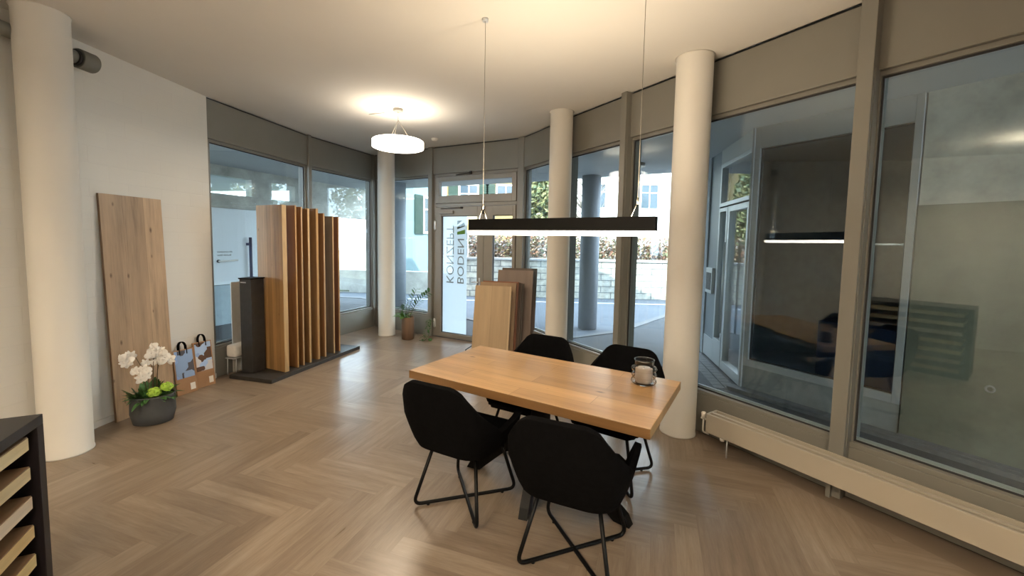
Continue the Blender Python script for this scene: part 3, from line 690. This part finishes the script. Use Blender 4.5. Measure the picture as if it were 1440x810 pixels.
tv = empty('trailing_plant', (-1.33, 6.72, 0)); tag(tv, 'small trailing plant on the floor between pot and door', 'plant')
bm = bmesh.new(); sb = bmesh.new(); tube(sb, fillet([(0, .12, .34), (.0, .05, .30), (-.02, 0, .1), (-.06, -.06, .012), (-.16, -.08, .02)], .05), .004, 6)
lathe(sb, [(.03, 0), (.035, .02), (.03, .03)], 12)
for k in range(46):
    t_ = rn.random(); p_ = Vector((-.02-.10*(1-t_)**3+rn.uniform(-.03, .03), .1*t_-.06*(1-t_), .03+.30*t_)); a_ = rn.uniform(0, 2*PI); leafblade(bm, p_, (math.cos(a_), math.sin(a_)-.3, .3), .055, .03, .5, 3)
obj('stem', sb, M['leaf'], tv); obj('foliage', bm, M['leaf'], tv)

# ------------------------------------------------------------------ radiator
ra, rb = Vector((1.585, 3.245, 0)), Vector((3.02, 1.02, 0)); d = rb-ra; RL = d.length
rd = empty('radiator', ra, math.atan2(d.y, d.x)); tag(rd, 'long low cream convector radiator in front of the large window', 'radiator')
M['cream'] = plain('cream_enamel', (.42, .375, .30), .45, var=.02, ns=2)
bm = bmesh.new(); box(bm, 0, RL, .0, .012, .145, .298, bev=.003); box(bm, .012, RL-.012, .012, .022, .286, .298); box(bm, 0, .012, .012, .14, .145, .298); box(bm, RL-.012, RL, .012, .14, .145, .298); obj('front_panel', bm, M['cream'], rd)
obj('back_panel', BX(.012, RL-.012, .130, .142, .145, .298), M['cream'], rd)
bm = bmesh.new()
for y, w_ in ((.056, .026),): box(bm, .012, RL-.012, y, y+w_, .284, .298, bev=.002)
obj('top_grille', bm, M['cream'], rd); obj('core', BX(.03, RL-.03, .014, .128, .165, .225), M['frame_dark'], rd)
for x in (.79, 2.3): obj('support_leg', BX(x, x+.025, .115, .135, 0, .145), M['frame'], rd)
bm = bmesh.new(); tube(bm, [(-.09, .08, .215), (0, .08, .215)], .009); lathe(bm, [(.017, 0), (.019, .05), (.013, .055)], 14, (-.07, .08, .215)); tube(bm, fillet([(-.07, .08, .215), (-.07, .08, .10), (-.02, .08, .10)], .02), .007); obj('valve', bm, M['petal'], rd)
bm = bmesh.new(); tube(bm, [(.17, .02, 0), (.17, .02, .15)], .006); obj('pipe', bm, M['alu'], rd); obj('bleed_valve', LT([(.016, .12), (.018, .145)], seg=12, c=(.13, .02, 0)), M['petal'], rd)

# ------------------------------------------------------------------ dark sample rack bottom left
F0 = Vector((-1.932, 1.665, 0)); fd = Vector((.448, -.894, 0)); rk = empty('sample_rack', F0, math.atan2(fd.y, fd.x)); tag(rk, 'dark rack with open front holding stacked wooden flooring samples', 'rack')
M['rack'] = plain('dark_aubergine_lacquer', (.008, .005, .007), .45, var=.1); M['racktop'] = plain('charcoal_top', (.018, .018, .02), .45, var=.1)
# local x along the front, local +y points to the outside of fd's left (into the room), body on -y
LR, DR = 1.25, .62
obj('rack_top', BX(0, LR, -DR, .0, .865, .905, bev=.002), M['racktop'], rk)
obj('side_panel', BX(.0, .045, -DR, .0, 0, .865, bev=.002), M['rack'], rk); obj('side_panel', BX(LR-.045, LR, -DR, .0, 0, .865, bev=.002), M['rack'], rk)
obj('back_panel', BX(.045, LR-.045, -DR, -DR+.02, 0, .865), M['rack'], rk)
obj('bottom_shelf', BX(.045, LR-.045, -DR+.02, .0, 0, .05), M['rack'], rk)
tints = [((.60, .50, .30), 'pale yellow'), ((.55, .45, .27), 'straw coloured'), ((.56, .47, .36), 'greyish cream'), ((.55, .40, .19), 'golden'), ((.55, .42, .20), 'honey yellow'), ((.45, .30, .15), 'brown'), ((.4, .25, .12), 'dark')]
for k in range(7):
    zt = .845-.121*k; mt = wood('rack_sample_%s' % 'abcdefg'[k], tints[k][0], 'x', .5, .18, False)
    nm = empty('flooring_sample', F0+Vector((0, 0, zt-.054)), math.atan2(fd.y, fd.x))
    obj('wear_layer', BX(.085, LR-.085, -DR+.04, -.012, .049, .054, bev=.001), wood('rack_face_%s' % 'abcdefg'[k], (.16, .10, .055), 'x', .5, .18, False), nm)
    obj('core_board', BX(.085, LR-.085, -DR+.04, -.010, 0, .049, bev=.001), mt, nm)
    tag(nm, '%s edged flooring sample, %s in the dark rack' % (tints[k][1], ['topmost', 'second from top', 'third from top', 'fourth from top', 'fifth from top', 'second from bottom', 'lowest'][k]), 'flooring sample', 'flooring samples in the dark rack')
    for q in (.045, LR-.105): obj('shelf_runner', BX(q, q+.06, -DR+.04, -.05, zt-.064, zt-.054), M['rack'], rk)
    
# ================================================================== OUTSIDE
def ground(name, poly, z, mat, th=.1):
    o = obj(name, PR(poly, z-th, z), mat, kind='structure'); return o
ground('floor_pavement', [(-14, -6), (-14, 13.2), (-4.2, 11.6), (1.0, 7.12), (2.05, 7.77), (3.9, 9.95), (14, 11.2), (14, -6)], -.02, M['asphalt'], .2)
ground('floor_road', [(-60, 5), (-60, 60), (60, 60), (60, 5)], -.06, M['road'], .1)
def strip(name, pts, wd, z0, z1, mat, label=None, cat=None, kind=None):
    bm = bmesh.new(); P = [Vector((p[0], p[1], 0)) for p in pts]; L_, R_ = [], []
    for i, p_ in enumerate(P):
        d_ = (P[min(i+1, len(P)-1)]-P[max(i-1, 0)]).normalized(); n_ = Vector((-d_.y, d_.x, 0))*wd/2; L_.append(p_+n_); R_.append(p_-n_)
    prism(bm, [(q.x, q.y) for q in L_+R_[::-1]], z0, z1); o = obj(name, bm, mat)
    if kind: o['kind'] = kind
    if label: tag(o, label, cat)
    return o
strip('trim_kerb', [(-14, 13.2), (-4.2, 11.6), (1.0, 7.12), (2.05, 7.77), (3.9, 9.95), (14, 11.2)], .16, -.1, -.005, M['kerb'], kind='structure')
# road marking
strip('road_marking', [(-3, 11.9), (7, 11.6)], .12, -.06, -.055, plain('road_paint', (.45, .5, .56), .8), 'thin pale line painted along the street', 'road marking')
# soffit of the overhanging storey
OUT = [(-14, 4.9), (-14, 13.2), (-4.10, 11.38), (-2.36, 10.54), (.35, 9.2), (1.8, 8.35), (2.9, 7.70), (5.2, 6.6), (9, 4.8), (9, -3.6), (3.95, -3.6), (3.90, -1.2), (3.65, .45), (3.08, 1.72), (2.40, 2.79), (1.75, 3.88), (1.36, 4.51), (.84, 5.39), (.27, 6.42), (-1.28, 7.27), (-2.62, 8.07), (-3.32, 6.43), (-3.64, 4.73)]
obj('ceiling_soffit', PR(OUT, 2.96, 3.25), M['soffit'], kind='structure')
BIG = [(-14, -3.8), (-14, 13.2), (-4.10, 11.38), (-2.36, 10.54), (.35, 9.2), (1.8, 8.35), (2.9, 7.70), (5.2, 6.6), (9, 4.8), (9, -3.8)]
obj('wall_sun_blocker', PR(BIG, 3.46, 5.6), M['plaster'], kind='structure')  # unseen mass over the soffit, added to keep the sun off the road
def excol(x, y, r, label):
    o = obj('street_column', LT([(r, -.05), (r, 2.96)], seg=36), M['extcol']); place(o, (x, y, 0)); tag(o, label, 'column', 'grey columns outside'); return o
c = excol(1.53, 8.22, .185, 'grey round column outside, seen between the two windows right of the rack')
excol(-2.70, 9.75, .19, 'grey round column outside, seen beside the white column by the door')
excol(-5.0, 10.6, .17, 'grey round column outside, seen above the wooden boards')
for x, y in ((2.0, 6.9), (-.9, 8.6), (-3.3, 8.6), (-3.6, 7.5)):
    o = obj('soffit_light', LT([(.13, -.05), (.15, -.04), (.15, 0)], seg=28), M['frame']); place(o, (x, y, 2.96)); tag(o, {2.0: 'dark round lamp on the outside soffit, seen through the pane with the cord', -.9: 'dark round lamp on the soffit before the entrance door', -3.3: 'dark round lamp on the soffit beyond the wooden boards', -3.6: 'small round lamp on the soffit near the glazed corner'}[x], 'lamp', 'outside soffit lamps')
# garden wall of stone blocks, hedge, far bank
def stone():
    m, nt, b = nodes('stone_block_wall'); t_ = N(nt, 'ShaderNodeTexCoord'); sp = N(nt, 'ShaderNodeSeparateXYZ'); cb = N(nt, 'ShaderNodeCombineXYZ')
    nt.links.new(t_.outputs['Object'], sp.inputs[0]); nt.links.new(sp.outputs[0], cb.inputs[0]); nt.links.new(sp.outputs[2], cb.inputs[1])
    br = N(nt, 'ShaderNodeTexBrick'); nt.links.new(cb.outputs[0], br.inputs['Vector']); br.inputs['Scale'].default_value = 1; br.inputs['Brick Width'].default_value = .62; br.inputs['Row Height'].default_value = .19
    br.inputs['Mortar Size'].default_value = .014; br.inputs['Color1'].default_value = (.52, .50, .42, 1); br.inputs['Color2'].default_value = (.40, .40, .36, 1); br.inputs['Mortar'].default_value = (.16, .17, .17, 1)
    mm = N(nt, 'ShaderNodeMix', data_type='RGBA', blend_type='MULTIPLY'); mm.inputs[0].default_value = 1
    nt.links.new(br.outputs['Color'], mm.inputs[6]); nt.links.new(ramp(nt, noise(nt, cb.outputs[0], 7, 6), [(.3, (.6, .6, .6)), (.65, (1.1, 1.1, 1.1))]), mm.inputs[7])
    nt.links.new(mm.outputs[2], b.inputs['Base Color']); b.inputs['Roughness'].default_value = .9; return m
gw = empty('garden_wall', (-1.6, 12.72, -.06), math.radians(-.5)); tag(gw, 'long low wall of pale stone blocks across the street', 'wall')
obj('masonry', BX(0, 16, 0, .3, 0, 1.14), stone(), gw); obj('coping', BX(-.02, 16.02, -.05, .35, 1.14, 1.21, bev=.01), plain('coping_stone', (.33, .33, .32), .8), gw)
def leafcloud(name, n_, fn, size, mats, label, cat, parent=None, kind=None, seed=1):
    rr = random.Random(seed); bm = bmesh.new()
    for k in range(n_):
        p_ = Vector(fn(rr)); a_ = Vector((rr.uniform(-1, 1), rr.uniform(-1, 1), rr.uniform(-1, 1))).normalized(); b_ = a_.orthogonal().normalized(); c_ = a_.cross(b_); s_ = size*rr.uniform(.6, 1.4)
        f = bm.faces.new([bm.verts.new(p_+b_*s_), bm.verts.new(p_+c_*s_*.55), bm.verts.new(p_-b_*s_), bm.verts.new(p_-c_*s_*.55)]); f.material_index = rr.randrange(len(mats))
    o = obj(name, bm, mats, parent)
    if label: tag(o, label, cat, kind=kind)
    return o
lm = [plain('copper_leaf', (.22, .11, .07), .7), plain('tan_leaf', (.36, .26, .18), .7), plain('dusty_green_leaf', (.14, .15, .08), .7), plain('pale_twig', (.30, .27, .26), .8)]
hd = empty('hedge', (0, 0, 0)); tag(hd, 'copper coloured hedge growing behind the stone block wall', 'hedge')
leafcloud('foliage', 30000, lambda r: (r.uniform(-1.4, 14), 13.15+r.uniform(0, .7), r.choice((1.0+r.random()*.85, 1.0+r.random()*.6))), .05, lm, None, None, hd, seed=2)
bm = bmesh.new()
for k in range(150):
    x = rn.uniform(-1.4, 14); y = 13.3+rn.uniform(0, .4); tube(bm, [(x, y, -.05), (x+rn.uniform(-.1, .1), y, .9), (x+rn.uniform(-.25, .25), y+rn.uniform(-.2, .2), 1.85)], [.015, .01, .004], 5)
obj('stem', bm, lm[3], hd)
ground('floor_garden', [(-30, 13.1), (-30, 58), (30, 58), (30, 13.1)], .02, plain('lawn_soil', (.16, .17, .10), .95, ns=3), .05)
# houses across the street
def house(x0_, x1_, y, z1, wc, shc, wins, label, rf=(.20, .10, .07), depth=7, rz=0):
    r = empty('house', (x0_, y, 0), rz); tag(r, label, 'house'); w_ = x1_-x0_
    obj('wall', BX(0, w_, 0, depth, 0, z1), plain('render_%d' % int(y*10+x0_*3), wc, .9, var=.03, ns=1), r)
    bm = bmesh.new(); a_ = [bm.verts.new(p_) for p_ in ((-.5, -.6, z1), (w_+.5, -.6, z1), (w_+.5, depth+.6, z1), (-.5, depth+.6, z1), (-.5, depth/2, z1+2.2), (w_+.5, depth/2, z1+2.2))]
    for f in ((0, 1, 5, 4), (2, 3, 4, 5), (0, 4, 3), (1, 2, 5), (0, 3, 2, 1)): bm.faces.new([a_[k] for k in f])
    obj('roof', bm, plain('roof_tile_%d' % int(y*10+x0_*3), rf, .8, ns=20), r)
    gm = M['pane_far']; sm = plain('shutter_%d' % int(y*10+x0_*3), shc, .6) if shc else None
    for (wx, wz) in wins:
        bm = bmesh.new(); ring(bm, wx-.55, wx+.55, wz, wz+1.5, .09, -.05, .02); box(bm, wx-.03, wx+.03, -.04, .0, wz+.09, wz+1.41); box(bm, wx-.46, wx+.46, -.035, .0, wz+.95, wz+1.0)
        wf = obj('window', bm, M['petal'], r); obj('pane', BX(wx-.46, wx+.46, -.02, -.01, wz+.09, wz+1.41), gm, wf)
        if sm:
            for q in (-1.08, .58):
                bm = BX(wx+q, wx+q+.5, -.07, -.02, wz, wz+1.5)
                for i in range(12): box(bm, wx+q+.05, wx+q+.45, -.085, -.07, wz+.08+i*.115, wz+.14+i*.115)
                obj('shutter', bm, sm, r)
    return r
M['pane_far'] = plain('dark_window_pane', (.05, .07, .09), .1)
house(2.6, 12.5, 24, 8.2, (.80, .78, .74), None, [(2.2, 3.6), (5.2, 3.6), (8.0, 3.6), (2.2, .9), (8.0, .9)], 'white rendered house with plain windows seen above the hedge')
house(-6.0, .4, 22.5, 6.4, (.20, .155, .065), (.009, .032, .022), [(1.3, 3.2), (3.6, 3.2), (5.6, 3.2), (1.3, .7), (3.6, .7)], 'cream yellow house with green shutters beyond the door')
house(-3.85, -1.55, 16.0, 5.6, (.16, .23, .26), (.008, .03, .022), [(1.15, 1.9)], 'pale blue house with dark green shutters seen beside the door', depth=1.3, rz=math.radians(65))
house(-36, -18, 24, 7.0, (.82, .82, .80), None, [(2, 3), (6, 3), (10, 3)], 'large white house seen beyond the wooden boards')
# low wall left part
o = obj('parapet', BX(0, 4.2, 0, .2, 0, .72, bev=.01), M['concrete_light']); place(o, (-6.6, 13.2, -.06), math.radians(-4)); tag(o, 'low white street wall seen beside the potted plant', 'wall')
# trees
def tree(x, y, h_, cr, cm, label, n_=2600, seed=1, bare=False, cz=None):
    r = empty('tree', (x, y, 0)); tag(r, label, 'tree'); rr = random.Random(seed)
    bm = bmesh.new(); tube(bm, [(0, 0, -.1), (.05, 0, h_*.45), (.0, .1, h_*.8)], [.14, .10, .04], 8)
    for k in range(46 if bare else 14):
        z_ = rr.uniform(.3, .8)*h_; a_ = rr.uniform(0, 2*PI); l_ = cr*rr.uniform(.5, 1); tube(bm, [(0, 0, z_), (l_*.5*math.cos(a_), l_*.5*math.sin(a_), z_+l_*.45), (l_*math.cos(a_), l_*math.sin(a_), z_+l_*1.1)], [.035, .02, .006], 5)
        if bare:
            for q in range(3):
                bx_ = Vector((l_*.6*math.cos(a_), l_*.6*math.sin(a_), z_+l_*.6)); tube(bm, [bx_, bx_+Vector((rr.uniform(-.5, .5), rr.uniform(-.5, .5), rr.uniform(.3, .8)))], [.012, .004], 4)
    obj('trunk', bm, plain('bark_%d' % seed, (.20, .17, .15), .9), r)
    if not bare:
        def fn(q):
            while True:
                p_ = Vector((q.uniform(-1, 1), q.uniform(-1, 1), q.uniform(-1, 1)))
                if .3 < p_.length < 1: return (p_.x*cr, p_.y*cr, (cz or h_*.72)+p_.z*h_*.36)
        leafcloud('foliage', n_, fn, .09, cm, None, None, r, seed=seed)
    return r
gm_ = [plain('olive_leaf', (.15, .17, .07), .6), plain('yellow_green_leaf', (.30, .29, .14), .6), plain('deep_green_leaf', (.07, .10, .05), .6)]
tree(.95, 14.9, 4.6, .75, gm_, 'yellow green bushy tree beside the street seen left of a white column', 4200, 3, cz=2.9)
tree(3.0, 17.5, 6.5, 1.3, gm_, 'bare winter tree seen between two white columns', 0, 4, True)
tree(-10.2, 11.6, 5.6, 1.6, gm_, 'bare tree seen through the high strip windows', 0, 5, True)
tree(9.6, 14.6, 5.2, 1.5, gm_, 'olive green tree by the street beyond the side entrance', 3000, 6)
tree(7.3, 15.4, 3.6, .8, gm_, 'small green tree behind the hedge at the side entrance', 1800, 8)

# ------------------------------------------------------------------ building wing on the left, outside the corner window
lw = empty('side_building', (-5.60, 7.42, -.02), math.atan2(.928, .372)); tag(lw, 'pale panelled side wall with strip windows outside the corner window', 'building')
# local x away from camera, local y to the left
M['panel_white'] = plain('bluish_white_panel', (.78, .82, .84), .6, var=.02)
obj('white_panel', BX(-1.8, 2.6, 0, .12, .76, 2.20), M['panel_white'], lw)
obj('base_wall', BX(-1.8, 2.6, -.01, .14, 0, .75), plain('blue_grey_render', (.36, .44, .48), .8), lw)
obj('lintel', BX(-1.8, 4.4, -.06, .16, 2.20, 2.46, bev=.01), M['concrete_light'], lw)
bm = bmesh.new(); 
for x0_, x1_ in ((-1.8, -.6), (.98, 1.42), (1.98, 4.4)): box(bm, x0_, x1_, -.04, .14, 2.46, 2.80)
box(bm, -1.8, 4.4, -.04, .14, 2.80, 2.98); obj('upper_wall', bm, M['concrete_light'], lw)
for x0_, x1_ in ((-.6, .98), (1.42, 1.98)): obj('strip_window', BX(x0_, x1_, .04, .05, 2.46, 2.80), M['glass'], lw)
bm = bmesh.new(); tube(bm, [(.90, -.07, .55), (.90, -.07, 1.66)], .028, 10); box(bm, .86, .94, -.05, 0, .8, .85); box(bm, .86, .94, -.05, 0, 1.5, 1.55); obj('pull_bar', bm, plain('navy_metal', (.03, .04, .09), .4), lw)
bm = bmesh.new(); lathe(bm, [(.028, 0), (.028, .03)], 16)
for v_ in bm.verts: v_.co = Vector((.31+v_.co.x, -v_.co.z, 1.205+v_.co.y))
obj('handle_rose', bm, M['frame_dark'], lw)
obj('door_lever', TB(fillet([(.31, -.03, 1.205), (.31, -.065, 1.205), (.64, -.065, 1.215)], .02), .016), M['petal'], lw)
# two rows of tiny unreadable print above the lever
for row, runs in enumerate((((.30, .14), (.45, .07), (.53, .05)), ((.30, .10), (.42, .13)))):
    bm = bmesh.new()
    for x_, w_ in runs:
        k = 0
        while k*.018 < w_: box(bm, x_+k*.018, x_+k*.018+.011, -.003, 0, 1.365-.062*row, 1.365-.062*row+rn.choice((.022, .028))); k += 1
    obj('small_print', bm, M['letter'], lw)

# ------------------------------------------------------------------ glazed wing on the right
E0 = Vector((2.714, 4.726, 0)); wd = Vector((.543, -.84, 0)); wr = empty('glazed_wing', E0, math.atan2(wd.y, wd.x)); tag(wr, 'glazed side wing with large dark display window across the narrow yard', 'building')
# local x toward the camera's right, local +y = away from our room
M['wingframe'] = plain('light_grey_window_profile', (.33, .33, .33), .4, var=.03)
bm = bmesh.new(); ring(bm, 0, 1.37, .275, 3.02, .055, -.03, .06, wb=.075, wt=.29); obj('window_frame', bm, M['wingframe'], wr)
box_ = bmesh.new(); ring(box_, .055, 1.315, .35, 2.73, .012, .0, .03); obj('gasket', box_, M['frame_dark'], wr)
obj('pane', BX(.067, 1.303, .012, .018, .362, 2.718), M['glass'], wr)
obj('corner_post', BX(-.025, 0, -.05, .08, 0, 3.02, bev=.004), M['wingframe'], wr)
obj('base_panel', BX(0, 1.37, -.02, .10, 0, .275), M['concrete_base'], wr)
obj('kerb_strip', BX(-.1, 5.4, -.16, -.03, -.02, .02), M['kerb'], wr)
# the rooms behind the wing's glass, one shell
def loc(p): return (p - E0).dot(wd.normalized()), (p - E0).dot(Vector((.84, .543, 0)))
F_ = [(.0, .12), (4.4, .12), (4.4, 3.3), loc(Vector((6.6, 6.2, 0))), loc(Vector((3.25, 6.6, 0)))]
bm = bmesh.new(); prism(bm, F_, -.08, -.01); prism(bm, F_, 3.0, 3.05)
for A_, B_ in ((F_[1], F_[2]), (F_[2], F_[3]), (F_[3], F_[4])):
    q = Vector((B_[0]-A_[0], B_[1]-A_[1], 0)); n_ = Vector((q.y, -q.x, 0)).normalized()*.1
    prism(bm, [A_, B_, (B_[0]+n_.x, B_[1]+n_.y), (A_[0]+n_.x, A_[1]+n_.y)], -.01, 3.0)
obj('room_shell', bm, plain('dim_grey_room', (.46, .49, .53), .8), wr)
# curtains / blue rolls seen through the pane
obj('low_cabinet', BX(.3, 3.2, 1.1, 1.6, 0, .75, bev=.01), plain('dull_blue_cabinet', (.07, .12, .24), .5), wr)
cw = empty('concrete_wall', E0+wd*1.38, math.atan2(wd.y, wd.x)); tag(cw, 'raw concrete wall with pale smooth upper band beyond the right window', 'wall')
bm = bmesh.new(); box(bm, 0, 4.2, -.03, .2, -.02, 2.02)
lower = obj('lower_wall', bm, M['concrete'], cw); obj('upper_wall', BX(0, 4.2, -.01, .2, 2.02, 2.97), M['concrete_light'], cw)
for x, z in ((.50, .58), (.98, 1.28)):
    bm = bmesh.new(); lathe(bm, [(.03, 0), (.03, .004), (.018, .004), (.014, -.002)], 18)
    for v_ in bm.verts: v_.co = Vector((x+v_.co.x, -.03-v_.co.z, z+v_.co.y))
    obj('tie_hole', bm, M['concrete_base'], cw)
bm = bmesh.new(); box(bm, -.0, 4.2, -.10, -.03, -.02, .03); obj('plinth_strip', bm, M['kerb'], cw)
# door side of the wing
E2 = Vector((3.04, 6.52, 0)); d2 = (E0-E2).normalized(); L2_ = (E0-E2).length; wg = empty('side_entrance', E2, math.atan2(d2.y, d2.x)); tag(wg, 'glazed side entrance with pale frames and letterbox pillar across the yard', 'entrance')
def X(s): return L2_-s      # s = distance from E0
M['sidealu'] = plain('pale_aluminium_profile', (.42, .45, .47), .4, .3, var=.02)
bm = bmesh.new(); ring(bm, X(1.14), X(.0), 2.18, 2.76, .05, -.03, .06); tr_ = obj('transom_frame', bm, M['sidealu'], wg); obj('pane', BX(X(1.09), X(.05), .01, .018, 2.23, 2.71), M['glass'], tr_)
bm = bmesh.new(); ring(bm, X(.76), X(.02), .0, 2.16, .07, -.03, .05, wb=.12); dl = obj('door_leaf', bm, M['sidealu'], wg); obj('pane', BX(X(.69), X(.09), .01, .018, .12, 2.09), M['glass'], dl)
bm = bmesh.new(); ring(bm, X(1.14), X(.78), .0, 2.16, .05, -.03, .05, wb=.35); sl = obj('side_light', bm, M['sidealu'], wg); obj('pane', BX(X(1.09), X(.83), .01, .018, .35, 2.11), M['glass'], sl)
obj('header', BX(X(1.14), X(0), -.03, .1, 2.76, 2.97), M['soffit'], wg)
obj('pillar', BX(X(1.95), X(1.60), -.04, .15, -.02, 2.97, bev=.006), M['extcol'], wg)
bm = bmesh.new(); box(bm, X(1.60), X(1.14), -.02, .1, .30, 2.97); obj('infill_panel', bm, plain('blue_grey_panel', (.15, .18, .21), .5), wg)
obj('infill_base', BX(X(1.60), X(1.14), -.03, .12, 0, .30), M['sidealu'], wg)
lb_ = obj('letterbox', BX(X(1.52), X(1.22), -.06, -.02, .95, 1.32, bev=.004), M['sidealu'], wg)
obj('letter_slot', BX(X(1.48), X(1.26), -.066, -.06, 1.0, 1.25), M['frame_dark'], lb_)
bm = bmesh.new(); tube(bm, [(X(.66), -.08, .5), (X(.66), -.08, 1.7)], .012); obj('pull_handle', bm, M['alu'], dl)
bm = bmesh.new()
for i in range(16):
    for jx in range(2):
        s0 = -.05+i*.125; box(bm, X(s0+.115), X(s0), -.06-.13*(jx+1), -.07-.13*jx, -.03, -.008, bev=.004)
obj('paving_setts', bm, M['kerb'], wg)
